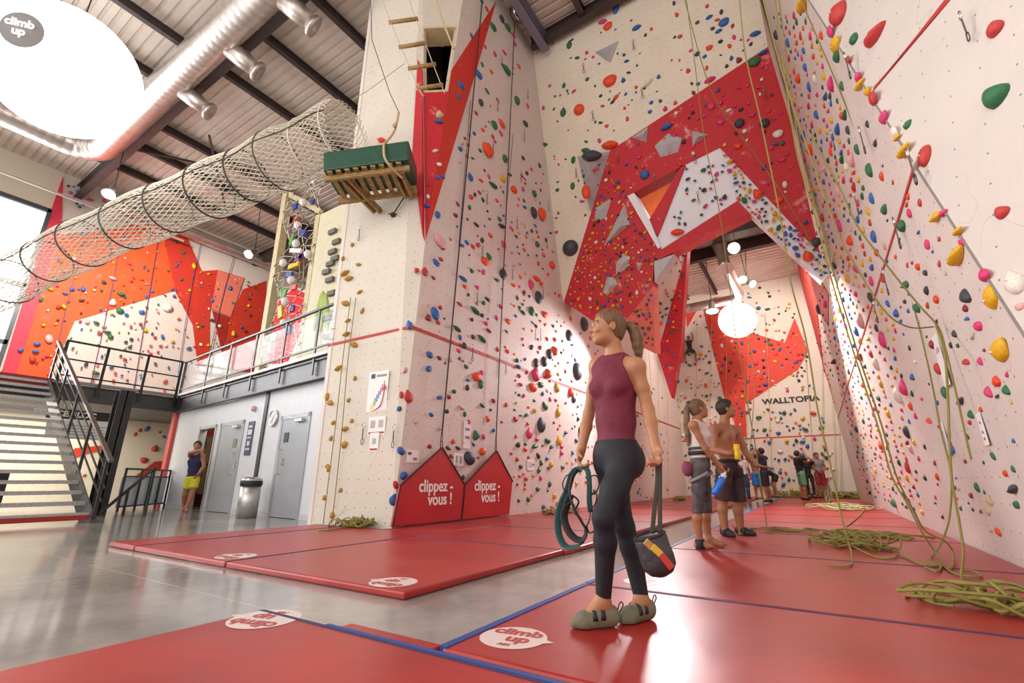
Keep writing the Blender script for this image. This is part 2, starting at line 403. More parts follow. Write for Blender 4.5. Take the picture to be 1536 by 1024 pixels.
# chamfer with a window opening
CHP = Plane(cb, (TL_-cb).cross(TR_-cb)); 
if CHP.n.dot(CAM-cb) < 0: CHP.n = -CHP.n
hq = [CHP.at(*p) for p in ((635, 40), (686, 38), (672, 137), (635, 139))]
hl, hr = CHP.at(634, 139), CHP.at(673, 137)
def lerp(a, b, t): return a+(b-a)*t
def edgeL(z): return ext(cb, TL_, z)
def edgeR(z): return ext(cb, TR_, z)
zb_, zt_ = hq[3].z, hq[0].z
m = MB(); m.prism([cb, edgeR(hq[2].z), edgeL(hq[3].z)], -CHP.n*.1); struct('trim_4', m, RY)
m = MB(); m.prism([edgeL(zt_), hq[0], hq[1], edgeR(hq[1].z), TR_, TL_], -CHP.n*.1); struct('trim_5', m, WY)
m = MB(); m.prism([edgeR(hq[2].z), hq[2], hq[1], edgeR(hq[1].z)], -CHP.n*.1); struct('trim_6', m, WY)
# wooden reveal of the tower window
wf = MB()
for i in range(4):
    p, q = hq[i], hq[(i+1) % 4]; c0 = (hq[0]+hq[2])/2
    wf.prism([p, q, lerp(q, c0, .06), lerp(p, c0, .06)], -CHP.n*.45)
struct('window_2', wf, WOODP)
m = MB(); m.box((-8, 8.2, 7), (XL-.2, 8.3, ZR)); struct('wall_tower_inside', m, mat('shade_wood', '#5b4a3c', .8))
# red wedges on tower face / left wall
m = MB(); m.prism(panel(NFP, [(591, 0), (634, 106), (634, 352), (637, 361)]), NFP.n*.012); struct('trim_7', m, RY)
m = MB(); m.prism(panel(LWP, [(744, 2), (713, 109), (637, 362), (677, 105)]), LWP.n*.012); struct('trim_8', m, RX)
# red height lines
m = MB(); m.prism(panel(NFP, [(492, 516), (618, 488), (618, 492), (492, 520)]), NFP.n*.01); struct('trim_9', m, LINE)
lz = LWP.at(619, 491).z
m = MB(); m.box((XL, a0.y+.12, lz-.03), (XL+.012, YB, lz+.03)); struct('trim_9', m, LINE)

# right wall: far panel and near panel meeting in a slanted fold
E1 = RWP.at(1220, 10); E2 = RWP.at(1536, 500)
def fold(z): return ext(E2, E1, z)
def rw(y, z): return Vector((1.27-.05*z, y, z))
m = MB(); f0, f1 = fold(0), fold(13.6)
m.prism([f0, rw(YB, 0), rw(YB, 13.6), f1], (.15, 0, 0)); struct('wall_right', m, WX)
dn = Vector((math.sin(math.radians(27.4)), -math.cos(math.radians(27.4)), 0))
NRP = Plane(E1, (E1-E2).cross(dn))
if NRP.n.dot(CAM-E1) < 0: NRP.n = -NRP.n
NRW = wallmat('wall_white_near', '#d4c9c1', 'X', sp=.23, dotr=.030)
m = MB(); m.prism([f0, f1, f1+dn*7, f0+dn*7], -NRP.n*.12); struct('wall_right_near', m, NRW)
m = MB(); e = [fold(0), fold(13.6)]; m.beam(e[0]+Vector((-.004, 0, 0)), e[1]+Vector((-.004, 0, 0)), .012, .012); struct('trim_10', m, mat('edge_grey', '#8d8782', .5))
m = MB(); m.prism([NRP.at(1310, 137), NRP.at(1418, 0), NRP.at(1426, 0), NRP.at(1312, 130)], NRP.n*.008); struct('trim_11', m, LINE)
p, q = RWP.at(1370, 256), RWP.at(1259, 621)
m = MB(); zz = (p.z+q.z)/2; m.prism([rw(fold(zz).y+.05, zz-.014), rw(YB, zz-.014), rw(YB, zz+.014), rw(fold(zz).y+.05, zz+.014)], RWP.n*.012); struct('trim_11', m, LINE)
m = MB(); m.prism(panel(RWP, [(1188, 386), (1196, 388), (1232, 421), (1243, 440), (1243, 489), (1226, 462), (1234, 540), (1252, 606)]), RWP.n*.02); struct('trim_12', m, RX)

# north wall of the corridor
m = MB(); m.box((XL-.1, YB, 0), (1.6, YB+.15, 10.4)); struct('wall_back', m, WY)
red_back = [(1053, 455), (1072, 446), (1106, 443), (1112, 470), (1126, 499), (1177, 514), (1192, 477), (1212, 527), (1197, 554), (1118, 606), (1120, 655), (1110, 655), (1087, 597), (1069, 524)]
RBK = wallmat('wall_red_back', '#cf3a24', 'Y', chalk=.35, scuff='#7a1d18')
m = MB(); m.prism(panel(BKP, red_back), BKP.n*.03); struct('trim_13', m, RBK)
m = MB(); m.prism(panel(BKP, [(1028, 462), (1051, 456), (1031, 491)]), BKP.n*.03); struct('trim_13', m, RBK)
m = MB(); m.prism(panel(BKP, [(1020, 458), (1027, 460), (1027, 544), (1013, 544)]), BKP.n*.05); struct('trim_13', m, SAL)
zl = BKP.at(1180, 655).z
m = MB(); m.box((XL, YB-.012, zl-.025), (1.1, YB, zl+.025)); struct('trim_9', m, LINE)
Pt = BKP.at(1185, 600)
text('trim_14', 'WALLTOPIA', .34, basis((1, 0, 0), (0, 0, 1), (Pt.x, YB-.02, Pt.z)), BLACK, sx=1.18, bold=.012)['kind'] = 'structure'

# the arch over the corridor
AE = Vector((0, .55, .107))
def arch(name, pts, m_, off=0, e=AE):
    mb = MB(); mb.prism(panel(ARP, pts, off), e); return struct(name, mb, m_)
mb = MB(); mb.prism([arp(XL, 14.2), arp(XL, 5.63), ARP.at(915, 226), ARP.at(1152, 70), arp(.62, 14.2)], AE); struct('wall_arch', mb, WBE)
arch('trim_15', [(915, 226), (1152, 70), (1185, 180), (1230, 380), (1080, 221), (1027, 247), (941, 294)], RY, .015)
arch('trim_16', [(915, 226), (941, 294), (986, 371), (992, 374), (981, 392), (979, 428), (941, 477), (889, 481), (846, 452)], RY, .015)
arch('trim_17', [(1080, 221), (1106, 301), (992, 374), (986, 354), (1027, 247)], WPL, -.01)
arch('trim_18', [(1020, 252), (1028, 247), (986, 354), (974, 329)], RY, .06)
arch('trim_19', [(941, 294), (951, 289), (974, 329), (991, 370), (987, 373)], WPL, .08)
arch('trim_20', [(1080, 221), (1230, 380), (1244, 406), (1232, 421), (1125, 320), (1106, 301)], WPL, -.03)
arch('trim_21', [(992, 374), (1106, 301), (1125, 320), (1001, 383), (981, 392)], RY, .03)
arch('trim_22', [(941, 477), (979, 428), (983, 530), (962, 520), (945, 500)], SAL, 0)  # red facet turned to the light; its different lighting is put into the salmon colour
arch('trim_23', [(981, 392), (1011, 381), (982, 423)], mat('volume_grey', '#b9b7ba', .7, var=.08, bump=.2), .02)
# hanging leg further down the corridor
LGP = Plane((0, 14.3, 0), (0, -1, 0))
m = MB(); m.prism(panel(LGP, [(981, 392), (1032, 368), (986, 530), (982, 425)]), (0, .4, 0)); struct('wall_leg', m, WY)
m = MB(); m.prism(panel(LGP, [(1032, 368), (1029, 406), (1021, 518), (1007, 596), (986, 530)]), (0, .4, 0)); struct('wall_leg', m, RY)
# orange wall behind the arch window
m = MB(); m.prism([PY(955, 285, 15.2)]+[PY(x, y, 15.2) for x, y in ((969, 278), (1024, 240), (974, 335), (972, 330))], (0, .2, 0)); struct('wall_behind_arch', m, mat('orange_plain', '#dd7340', .6, var=.1))
# grey plywood volumes screwed to the walls
VG = _m['volume_grey']
def volume(plane, pts, apex, h, m_, label, grp='grey plywood volumes on the arch'):
    base = panel(plane, pts, .02); a = plane.at(*apex, off=h); n_ = len(base)
    mb = MB(); mb._add(base+[a], [(i, (i+1) % n_, n_) for i in range(n_)]+[tuple(range(n_))[::-1]])
    c0 = sum(base, Vector())/n_
    if (mb and (base[1]-base[0]).cross(a-base[0]).dot(plane.n) < 0): mb.f = [f[::-1] for f in mb.f]
    o = obj('wall_volume', mb, m_, loc=c0); tag(o, label, 'climbing volume', grp); return o
volume(ARP, [(866, 234), (915, 227), (886, 318)], (884, 246), .55, VG, 'large grey pyramid volume left of the red arch with a dark oval hold on it')
volume(ARP, [(982, 219), (1002, 200), (1023, 207), (1017, 228), (991, 236)], (1003, 216), .22, VG, 'grey five-sided volume in the middle of the red overhang')
volume(ARP, [(1038, 196), (1062, 202), (1039, 219)], (1047, 205), .2, VG, 'small grey triangular volume right of the five-sided volume on the red overhang')
volume(ARP, [(948, 206), (972, 190), (970, 214)], (965, 202), .2, VG, 'grey volume at the upper edge of the red arch where it meets the beige wall')
volume(ARP, [(893, 312), (918, 296), (908, 328), (892, 330)], (902, 315), .18, VG, 'small grey four-sided volume high on the left leg of the red arch')
volume(ARP, [(937, 305), (945, 337), (905, 370)], (932, 338), .25, VG, 'long narrow grey volume on the left leg of the red arch')
volume(ARP, [(934, 380), (945, 385), (941, 402), (924, 412), (924, 395)], (934, 396), .18, VG, 'pale volume low on the left leg of the arch, upper of the two larger ones')
volume(ARP, [(911, 414), (924, 417), (926, 427), (911, 443), (904, 438)], (914, 428), .18, VG, 'pale volume low on the left leg of the arch, lowest one')
volume(ARP, [(954, 393), (964, 395), (958, 408)], (958, 398), .12, VG, 'tiny pale volume beside the inner edge of the left arch leg')
volume(ARP, [(893, 78), (928, 61), (915, 94)], (910, 78), .22, VG, 'grey triangular volume alone high on the beige wall')

# ---- west wall with window and orange climbing wall
m = MB(); m.prism([(-25.9, 3.9, 0), (-25.9, 18, 0), (-25.9, 18, ZR), (-25.9, 3.9, ZR)], (-.2, 0, 0)); struct('wall_west', m, WX)
m = MB(); m.box((-26.1, -6, 11.8), (-25.9, 3.9, ZR)); struct('wall_west_upper', m, mat('cladding_cream', '#ddd2be', .7))
OW = [[(90, 352), (160, 345), (240, 328), (262, 436), (112, 481), (69, 577), (22, 567)],]
for k, (pts, mm_, off) in enumerate((
    ([(94, 265), (77, 314), (0, 565), (22, 567), (92, 342)], mat('pink_red_panel', '#d8334a', .6, var=.08, bump=.2), .05),
    ([(90, 352), (160, 345), (240, 328), (262, 436), (112, 481), (69, 577), (22, 567)], ORG, .03),
    ([(240, 328), (277, 350), (302, 407), (326, 405), (314, 470), (313, 548), (296, 548), (289, 488), (262, 436)], wallmat('wall_red_west', '#c83420', 'X', chalk=.2), .06),
    ([(326, 405), (365, 417), (345, 475), (316, 464)], mat('salmon_panel', '#e07764', .6, var=.06, bump=.2), .09),
    ([(318, 466), (345, 476), (333, 530)], mat('dark_red_panel', '#9e2418', .6, var=.06, bump=.2), .05),
    ([(399, 421), (364, 434), (345, 476), (334, 534), (350, 556), (395, 560)], wallmat('wall_red_west', '#c83420', 'X', chalk=.2), .04))):
    m = MB(); m.prism(panel(WWP, pts), WWP.n*off); struct('trim_24', m, mm_)
# tall window
WG = mat('window_glass', '#dfe9f2', .05, alpha=.25)
m = MB(); m.box((-25.96, -6, 0), (-25.94, 3.9, 11.8)); wn = struct('window_1', m, WG)
m = MB()
for y in (3.86, .9, -2.1, -5.2): m.box((-25.98, y-.07, 0), (-25.82, y+.07, 11.8))
for z in (11.75, 8.3, 5.9, 2.9): m.box((-25.98, -6, z-.09), (-25.82, 3.9, z+.09))
obj('window_frame', m, mat('frame_grey', '#55565a', .4, .4), wn)
# north wall of the loft side
m = MB(); m.box((-26, 17.9, 0), (-7.2, 18.1, ZR)); struct('wall_north', m, mat('north_wall', '#c9b7a8', .8, var=.05))

# ---- mezzanine
m = MB(); m.prism([(-25.9, -6, 2.75), (-16.15, -6, 2.75), (-16.15, 6.35, 2.75), (-7.3, 5.62, 2.75), (-7.3, 18, 2.75), (-25.9, 18, 2.75)], (0, 0, .4)); mz = struct('floor_mezzanine', m, mat('mezzanine_deck', '#6e6a66', .6))
def chan(name, a, c):
    mb = MB(); mb.ibeam(a, c, .1, .42, .025); return struct(name, mb, mat('channel_steel', '#4c4a4b', .45, .45, var=.1))
chan('trim_25', (-16.02, -1, 2.9), (-16.02, 6.25, 2.9)); chan('trim_26', (-16.05, 6.28, 2.9), (-7.25, 5.53, 2.9))
m = MB(); m.beam((-16.0, 3.4, 3.18), (-16.0, 6.2, 3.18), .12, .07); m.beam((-16.05, 6.22, 3.18), (-7.25, 5.47, 3.18), .12, .07); struct('trim_27', m, mat('kerb_steel', '#8b8887', .45, .4))
# loft rear fill: room under the mezzanine
BW = mat('boulder_wall', '#e7ddc6', .65, var=.04)
m = MB(); m.box((-20.2, -2, 0), (-20, 16, 2.75)); struct('wall_boulder', m, BW)
m = MB(); m.prism([PX(*p, -19.98) for p in ((185, 745), (205, 712), (232, 692), (262, 690), (262, 700), (225, 706), (205, 730))], (.02, 0, 0)); struct('trim_28', m, mat('boulder_red', '#cf3d24', .6))
m = MB(); m.prism([PX(*p, -19.98) for p in ((96, 692), (112, 672), (150, 668), (165, 673), (130, 680))], (.02, 0, 0)); struct('trim_28', m, _m['boulder_red'])
m = MB(); m.box((-16.5, 1.0, 0), (-16.3, 3.2, .9)); struct('trim_29', m, mat('dark_panel', '#2c2a2c', .7))
# steel column and red end wall
m = MB(); p = PZ(143, 772, 0); m.ibeam((0, 0, 0), (0, 0, 0.001), .1, .1) if 0 else None
m.box((p.x-.14, p.y-.14, 0), (p.x-.12, p.y+.14, 2.75)); m.box((p.x+.12, p.y-.14, 0), (p.x+.14, p.y+.14, 2.75)); m.box((p.x-.14, p.y-.012, 0), (p.x+.14, p.y+.012, 2.75)); struct('trim_30', m, STEEL)
# door block
m = MB()
D1 = [(330, 637), (365, 634), (345, 770), (313, 767)]; D2 = [(423, 628), (464, 621), (447, 779), (405, 776)]; D0 = [(298, 642), (323, 641), (304, 763), (281, 763)]
def bfx(px, py): return BFP.at(px, py).x
def bf(x, z, off=0): 
    y = 5.65-.085*(x+7.3); return Vector((x, y, z))+BFP.n*off
def seg(x0, x1, z0, z1, mb, th=.14): mb.prism([bf(x0, z0), bf(x1, z0), bf(x1, z1), bf(x0, z1)], -BFP.n*th)
xs = {}
for k, D in (('a', D0), ('b', D1), ('c', D2)):
    xl = (bfx(*D[0])+bfx(*D[3]))/2; xr = (bfx(*D[1])+bfx(*D[2]))/2; zt = (BFP.at(*D[0]).z+BFP.at(*D[1]).z)/2
    xs[k] = (xl, xr, zt)
cur = -16.1
for k in 'abc':
    xl, xr, zt = xs[k]; seg(cur, xl, 0, 2.7, m); seg(xl, xr, zt, 2.7, m); cur = xr
seg(cur, -7.2, 0, 2.7, m)
struct('wall_block', m, GREY)
m = MB(); m.prism([(-16.1, 6.42, 0), (-16.1, 6.42, 2.7), (-16.1, 9, 2.7), (-16.1, 9, 0)], (-.12, 0, 0)); m.prism([(-16.3, 6.3, 0), (-16.08, 6.3, 0), (-16.08, 6.3, 2.7), (-16.3, 6.3, 2.7)], (0, .2, 0)); struct('wall_block_end', m, mat('end_red', '#c2504a', .6))
FR = mat('door_frame', '#a3a5aa', .4, .2)
def door(k, n, hside, dark=True):
    xl, xr, zt = xs[k]; mb = MB(); th = -BFP.n*.05
    a, b_ = bf(xl+.04, .01, .01), bf(xr-.04, .01, .01)
    mb.prism([a, b_, bf(xr-.04, zt-.04, .01), bf(xl+.04, zt-.04, .01)], th)
    d = struct('door_%d' % n, mb, DOOR)
    fr = MB()
    for q in ((xl-.05, xl+.04, 0, zt+.05), (xr-.04, xr+.05, 0, zt+.05), (xl-.05, xr+.05, zt-.04, zt+.05)): fr.prism([bf(q[0], q[2], .02), bf(q[1], q[2], .02), bf(q[1], q[3], .02), bf(q[0], q[3], .02)], -BFP.n*.16)
    obj('frame', fr, FR, d)
    hx = xl+.18 if hside < 0 else xr-.2
    h = MB(); h.tube([bf(hx, .85, .02), bf(hx, .85, .09), bf(hx, 1.35, .09), bf(hx, 1.35, .02)], .014, 8); obj('pull_handle', h, CHROME, d)
    cl = MB(); cx = xr-.3; cl.prism([bf(cx-.14, zt-.13, .02), bf(cx+.14, zt-.13, .02), bf(cx+.14, zt-.07, .02), bf(cx-.14, zt-.07, .02)], BFP.n*.07); cl.beam(bf(cx, zt-.08, .08), bf(cx-.38, zt-.01, .12), .02, .015); obj('door_closer', cl, mat('closer_grey', '#c6c6c8', .4, .3), d)
    pl = MB(); q = xl+.28 if k == 'c' else xr-.3; pl.prism([bf(q-.09, 1.5, .015), bf(q+.09, 1.5, .015), bf(q+.09, 1.7, .015), bf(q-.09, 1.7, .015)], BFP.n*.008); obj('door_plate', pl, mat('plate_dark' if k == 'c' else 'plate_brass', '#2f323a' if k == 'c' else '#8a7a62', .5), d)
    kk = MB(); kk.cyl(bf(hx+.1, 1.05, .012), bf(hx+.1, 1.05, .03), .03); kk.cyl(bf(hx+.1, 1.14, .012), bf(hx+.1, 1.14, .03), .03); obj('lock', kk, CHROME, d)
    return d
door('b', 1, 1); door('c', 2, -1)
xl, xr, zt = xs['a']
fr = MB()
for q in ((xl-.04, xl+.03, 0, zt+.05), (xr-.03, xr+.04, 0, zt+.05), (xl-.04, xr+.04, zt-.03, zt+.05)): fr.prism([bf(q[0], q[2], .02), bf(q[1], q[2], .02), bf(q[1], q[3], .02), bf(q[0], q[3], .02)], -BFP.n*.18)
struct('door_3', fr, FR)
# changing room behind the open doorway: lockers
lk = thing('locker', 'beige metal lockers with dark gaps seen through the open doorway', 'locker', (-14.2, 7.1, 0))
m = MB(); m.box((-16.0, 7.0, .35), (-12.4, 7.5, 2.0)); obj('body', m, mat('locker_beige', '#c9b68e', .6), lk)
m = MB(); m.box((-16.0, 7.02, 0), (-12.4, 7.5, .35)); obj('plinth', m, mat('plinth_red', '#6e1f1c', .6), lk)
m = MB()
for i in range(9): x = -15.9+i*.42; m.box((x, 6.98, .35), (x+.03, 7.01, 2.0))
m.box((-16.0, 6.98, 1.17), (-12.4, 7.005, 1.2)); obj('gap', m, BLACK, lk)
m = MB(); m.prism([(-16, 8.2, 0), (-7.3, 8.2, 0), (-7.3, 8.2, 2.7), (-16, 8.2, 2.7)], (0, .1, 0)); struct('wall_room', m, mat('room_wall', '#b78a5e', .8))
# black cover strip
m = MB(); x0 = bfx(400, 601); x0 = (x0+bfx(386, 717))/2; m.prism([bf(x0-.07, 0, .0), bf(x0+.07, 0, 0), bf(x0+.07, 2.7, 0), bf(x0-.07, 2.7, 0)], BFP.n*.03); struct('trim_31', m, mat('strip_dark', '#34343a', .5))
m = MB(); seg(-16.05, xs['a'][0]-.05, 0, .1, m, -.012); seg(xs['a'][1]+.05, xs['b'][0]-.06, 0, .1, m, -.012); seg(xs['b'][1]+.06, xs['c'][0]-.06, 0, .1, m, -.012); seg(xs['c'][1]+.06, -7.2, 0, .1, m, -.012); struct('baseboard_block', m, mat('skirting', '#c4c4c8', .5))
# ================================================================ STAIRS, RAILINGS
TREAD = mat('tread_plate', '#b0acaa', .45, .45, var=.25, vscale=30, bump=.5, bscale=90)
st = thing('staircase', 'open grey metal staircase with checker-plate treads rising to the mezzanine, at the left edge', 'staircase', (-11.1, 2.3, 0))
NS = 17; X0, X1, ZT = -11.0, -15.95, 3.12
Y0s, Y1s = 1.2, 3.30
tr0 = None
for i in range(NS):
    x = X0+(X1-X0)*i/(NS-1); z = .17+(ZT-.17)*i/(NS-1)
    if tr0 is None:
        mb = MB(); mb.box((x-.29, Y0s, z-.03), (x, Y1s, z)); mb.box((x-.012, Y0s, z-.065), (x, Y1s, z-.03)); tr0 = obj('tread', mb, TREAD, st); base = (x, z)
    else:
        c = tr0.copy(); COL.objects.link(c); c.parent = st; c.location = (x-base[0], 0, z-base[1])
mb = MB(); mb.box((X0-.02, Y0s, .055), (X0+.008, Y1s, .135)); obj('red_nosing', mb, mat('nosing_red', '#a3281f', .5), st, label='red strip on the lowest step')
mb = MB(); mb.box((X1-.3, Y0s-.2, 2.95), (X1-.05, Y1s+.1, 3.2)); obj('landing_edge', mb, mat('landing_red', '#8c2524', .5), st, label='dark red edge of the top landing')
for y in (Y0s-.03, Y1s+.005):
    mb = MB(); mb.prism([(X0+.05, y, 0), (X0+.05, y, .2), (X1, y, ZT+.06), (X1, y, ZT-.34), (X0-.45, y, 0)], (0, .025, 0)); obj('stringer', mb, mat('stringer_steel', '#6c6a6b', .4, .5), st)
hr = thing('handrail', 'dark steel handrail with three thin lower bars on the right side of the metal staircase', 'handrail', (-11, 3.36, 0))
A, B_ = PY(167, 692, 3.36), PY(88, 512, 3.36)
mb = MB(); mb.beam(A, B_, .07, .05); obj('top_rail', mb, mat('rail_brushed', '#77706d', .3, .7), hr)
for k in (1, 2, 3):
    mb = MB(); d = Vector((0, 0, -.23*k)); mb.beam(A+d, B_+d, .02, .03); obj('mid_rail', mb, STEEL, hr)
for t in (.03, .27, .5, .73, .96):
    p = A+(B_-A)*t; mb = MB(); mb.box((p.x-.03, 3.33, p.z-1.08), (p.x+.03, 3.37, p.z)); obj('post', mb, STEEL, hr)
def railing(label, a, b_, ts, h, mids, z0=-.3, glass=None, name='railing'):
    a = Vector(a); b_ = Vector(b_); t = thing(name, label, 'railing', a)
    z = Vector((0, 0, 1)); mb = MB(); mb.beam(a+z*h, b_+z*h, .06, .045); obj('top_rail', mb, STEEL, t)
    for k in mids: mb = MB(); mb.beam(a+z*k, b_+z*k, .03, .035); obj('mid_rail', mb, STEEL, t)
    for s in ts:
        p = a+(b_-a)*s; mb = MB(); mb.beam(p+z*z0, p+z*h, .025, .07, up=(b_-a)); obj('post', mb, STEEL, t)
    if glass:
        n = (b_-a).cross(z).normalized()*-.05
        mb = MB(); mb.prism([a+z*glass[0]+n, b_+z*glass[0]+n, b_+z*glass[1]+n, a+z*glass[1]+n], n*.2); obj('infill_panel', mb, glass[2], t)
    return t
GLS = mat('clear_panel', '#e4edf3', .08, alpha=.16)
ra, rb = Vector((-15.93, 3.42, 3.2)), Vector((-15.93, 6.15, 3.2))
ts = [(PX(x, y, -15.93).y-3.42)/(6.15-3.42) for x, y in ((161, 533), (221, 545), (277, 556))]
railing('dark railing on the mezzanine edge beside the top of the staircase', ra, rb, [.01]+ts+[.99], 1.02, (.12, .55), -.35)
BFO = Plane(BFP.p+BFP.n*.09, BFP.n)
ra, rb = Vector((-15.95, 6.2, 3.2)), Vector((-7.25, 5.46, 3.2))
ts = [(BFO.at(x, y).x-ra.x)/(rb.x-ra.x) for x, y in ((319, 541), (351, 533), (390, 518), (433, 511), (482, 498))]
railing('dark mezzanine railing with clear panels above the grey changing room doors', ra, rb, [.02]+ts, 1.02, (.16,), -.42, (.22, .93, GLS))
pa, pb = PZ(175, 768, 0), PZ(245, 761, 0)
railing('low dark railing with a pale infill panel around the stairwell by the red end wall', pa, pb, [0, .33, .55, .78, 1], 1.0, (.82, .12), 0, (.1, .8, mat('pale_panel', '#cfd9e2', .3, alpha=.8)))
t = thing('handrail', 'sloping dark handrail running down to the floor in front of the stairwell railing', 'handrail', PZ(148, 774, 0))
q0, q1 = PZ(148, 774, 0), PZ(219, 773, 0); q1t = q1+Vector((0, 0, 1.02))
mb = MB(); mb.beam(q0+Vector((0, 0, .05)), q1t, .05, .05); obj('top_rail', mb, STEEL, t)
for s in (.5, .97):
    p = q0+(q1t-q0)*s; mb = MB(); mb.beam((p.x, p.y, 0), p, .03, .07, up=(1, 0, 0)); obj('post', mb, STEEL, t)
# sign
sg = thing('hanging_sign', 'dark and white information sign reading ESPACE BLOC under the mezzanine', 'sign', PX(120, 640, -16.3))
mb = MB(); mb.prism([PX(x, y, -16.3) for x, y in ((70, 611), (186, 622), (182, 634), (68, 626))], (.04, 0, 0)); obj('title_board', mb, mat('board_dark', '#2b2a2d', .6), sg)
mb = MB(); mb.prism([PX(x, y, -16.3) for x, y in ((70, 628), (173, 634), (166, 662), (66, 655))], (.03, 0, 0)); obj('text_board', mb, mat('board_white', '#dcdcdf', .6), sg)
c0, c1 = PX(99, 618, -16.24), PX(144, 625, -16.24)
text('title', 'ESPACE BLOC', .2, basis((0, 1, 0), (0, 0, 1), (-16.25, (c0.y+c1.y)/2-.3, (c0.z+c1.z)/2-.02)), WHITE, sg, bold=.008)
mb = MB()
for i in range(5):
    q = PX(100, 637+4.6*i, -16.25); mb.box((-16.27, q.y, q.z-.008), (-16.262, q.y+.9-.12*(i % 2), q.z+.008))
obj('small_text', mb, mat('text_grey', '#7c7c86', .6), sg)

# ================================================================ DOOR WALL ITEMS
p = BFP.at(412, 627); n = BFP.n
ck = thing('wall_clock', 'round silver wall clock on the grey wall left of the second door', 'clock', p)
mb = MB(); mb.lathe([(.17, 0), (.19, .03), (.185, .05), (.165, .052), (.16, .035)], p, n, 28); obj('rim', mb, CHROME, ck, True)
mb = MB(); mb.lathe([(.16, .03), (.16, .036)], p, n, 28); obj('dial', mb, mat('dial', '#d9d9da', .5), ck)
mb = MB(); mb.beam(p+n*.04, p+n*.04+Vector((.06, 0, .08)), .012, .005, up=n); mb.beam(p+n*.04, p+n*.04+Vector((-.04, 0, -.1)), .008, .005, up=n); obj('hand', mb, BLACK, ck)
p = BFP.at(375, 657); pn = thing('door_sign', 'dark blue notice with white symbols on the grey wall between the two doors', 'sign', p)
u = Vector((1, -.085, 0)).normalized()
def plate(name, plane_p, u, w, h, m_, parent, off=.01, th=.01, nrm=None):
    z = Vector((0, 0, 1)) if abs(u.z) < .5 else Vector((0, 1, 0)); nn = nrm
    c = plane_p+nn*off; mb = MB(); mb.prism([c-u*w/2-z*h/2, c+u*w/2-z*h/2, c+u*w/2+z*h/2, c-u*w/2+z*h/2], nn*th); return obj(name, mb, m_, parent)
plate('board', p, u, .3, .78, mat('notice_navy', '#39415a', .5), pn, nrm=n)
mb = MB()
for i, (w, h) in enumerate(((.18, .05), (.2, .12), (.2, .03), (.12, .1), (.2, .04))):
    c = p+n*.022+Vector((0, 0, .27-.13*i)); mb.prism([c-u*w/2-Vector((0, 0, h/2)), c+u*w/2-Vector((0, 0, h/2)), c+u*w/2+Vector((0, 0, h/2)), c-u*w/2+Vector((0, 0, h/2))], n*.004)
obj('symbols', mb, mat('symbol_pale', '#c9ccd6', .5), pn)
p = BFP.at(383, 613); mb = MB(); mb.ball(p+n*.03, .07); tag(obj('alarm_sounder', mb, mat('sounder', '#c9a9a6', .5), loc=p, smooth=True), 'small pinkish round sounder high on the grey wall above the bin', 'alarm')
bp_ = PZ(369, 777, 0); bn = thing('waste_bin', 'tall round brushed steel waste bin with dark collar standing between the two grey doors', 'bin', bp_)
mb = MB(); mb.lathe([(.185, 0), (.185, .03), (.19, .03), (.19, .62), (.19, .62)], bp_, n=36); obj('body', mb, mat('brushed_steel', '#c4c2c0', .36, .9), bn, True)
mb = MB(); mb.lathe([(.2, .62), (.205, .63), (.205, .70), (.2, .71)], bp_, n=36); obj('collar', mb, BLACK, bn, True)
mb = MB(); mb.lathe([(.2, .71), (.2, .735), (.17, .77), (.12, .79), (.1, .77), (0, .765)], bp_, n=36); obj('lid', mb, CHROME, bn, True)

# ================================================================ DUCTS AND LAMPS
def duct(path, r, label, name='air_duct', ridge=.0, n=20, grp=None):
    P = [Vector(p) for p in path]
    pts = []
    for i in range(len(P)-1):
        k = max(2, int((P[i+1]-P[i]).length/.085))
        pts += [P[i]+(P[i+1]-P[i])*j/k for j in range(k)]
    pts.append(P[-1])
    mb = MB(); mb.tube(pts, r, n, radii=[r*(1+ridge*.75*(i % 3 == 0)) for i in range(len(pts))])
    return tag(obj(name, mb, DUCT, loc=P[0], smooth=True), label, 'duct', grp)
e1 = PZ(137, 228, 12.75); e0 = PZ(395, 5, 12.75)
ey = (e0.y+e1.y)/2; zz = 12.75
w0, w1 = PZ(-40, 178, zz), None
arc = [Vector((e1.x+.9-.9*math.sin(a)-.0, ey-.9+.9*math.cos(a), zz)) for a in [0, .4, .8, 1.2, PI/2]]
duct([(-8.2, ey, zz), (e1.x+.9, ey, zz)]+arc[1:]+[(e1.x, -3, zz)], .46, 'large silver spiral duct crossing under the roof and turning at the window wall', ridge=.035)
nz0 = None
for k, (a, c) in enumerate((((259, 137), (300, 152)), ((328, 72), (373, 90)), ((416, 2), (458, 22)))):
    pa = PZ(*a, zz-.1); ppa = Vector((pa.x, ey+.3, zz-.2)); 
    q = PZ(*c, zz-.75); d = (q-ppa)
    if nz0 is None or True:
        mb = MB(); d = Vector((.35, .75, -.45)).normalized(); c0 = Vector((PZ((a[0]+c[0])/2, (a[1]+c[1])/2, zz-.45).x-.15, ey+.3, zz-.2))
        root = thing('duct_nozzle', ['silver duct nozzle nearest the elbow of the big roof duct', 'middle silver nozzle on the big roof duct', 'silver duct nozzle at the top edge of the photo, furthest from the elbow'][k], 'nozzle', c0, 'nozzles on the roof duct')
        mb.lathe([(.27, 0), (.27, .45), (.25, .5), (.22, .8)], c0, d, 18); obj('collar', mb, DUCT, root, True)
        mb = MB(); mb.lathe([(.22, .8), (.3, .83), (.3, .92), (.2, .94), (.12, .86)], c0, d, 18); obj('mouth', mb, DUCT, root, True)
duct([(-25.2, 6, 12.9), (-25.2, 17, 12.9)], .3, 'pinkish silver duct along the top of the orange climbing wall', ridge=.03)
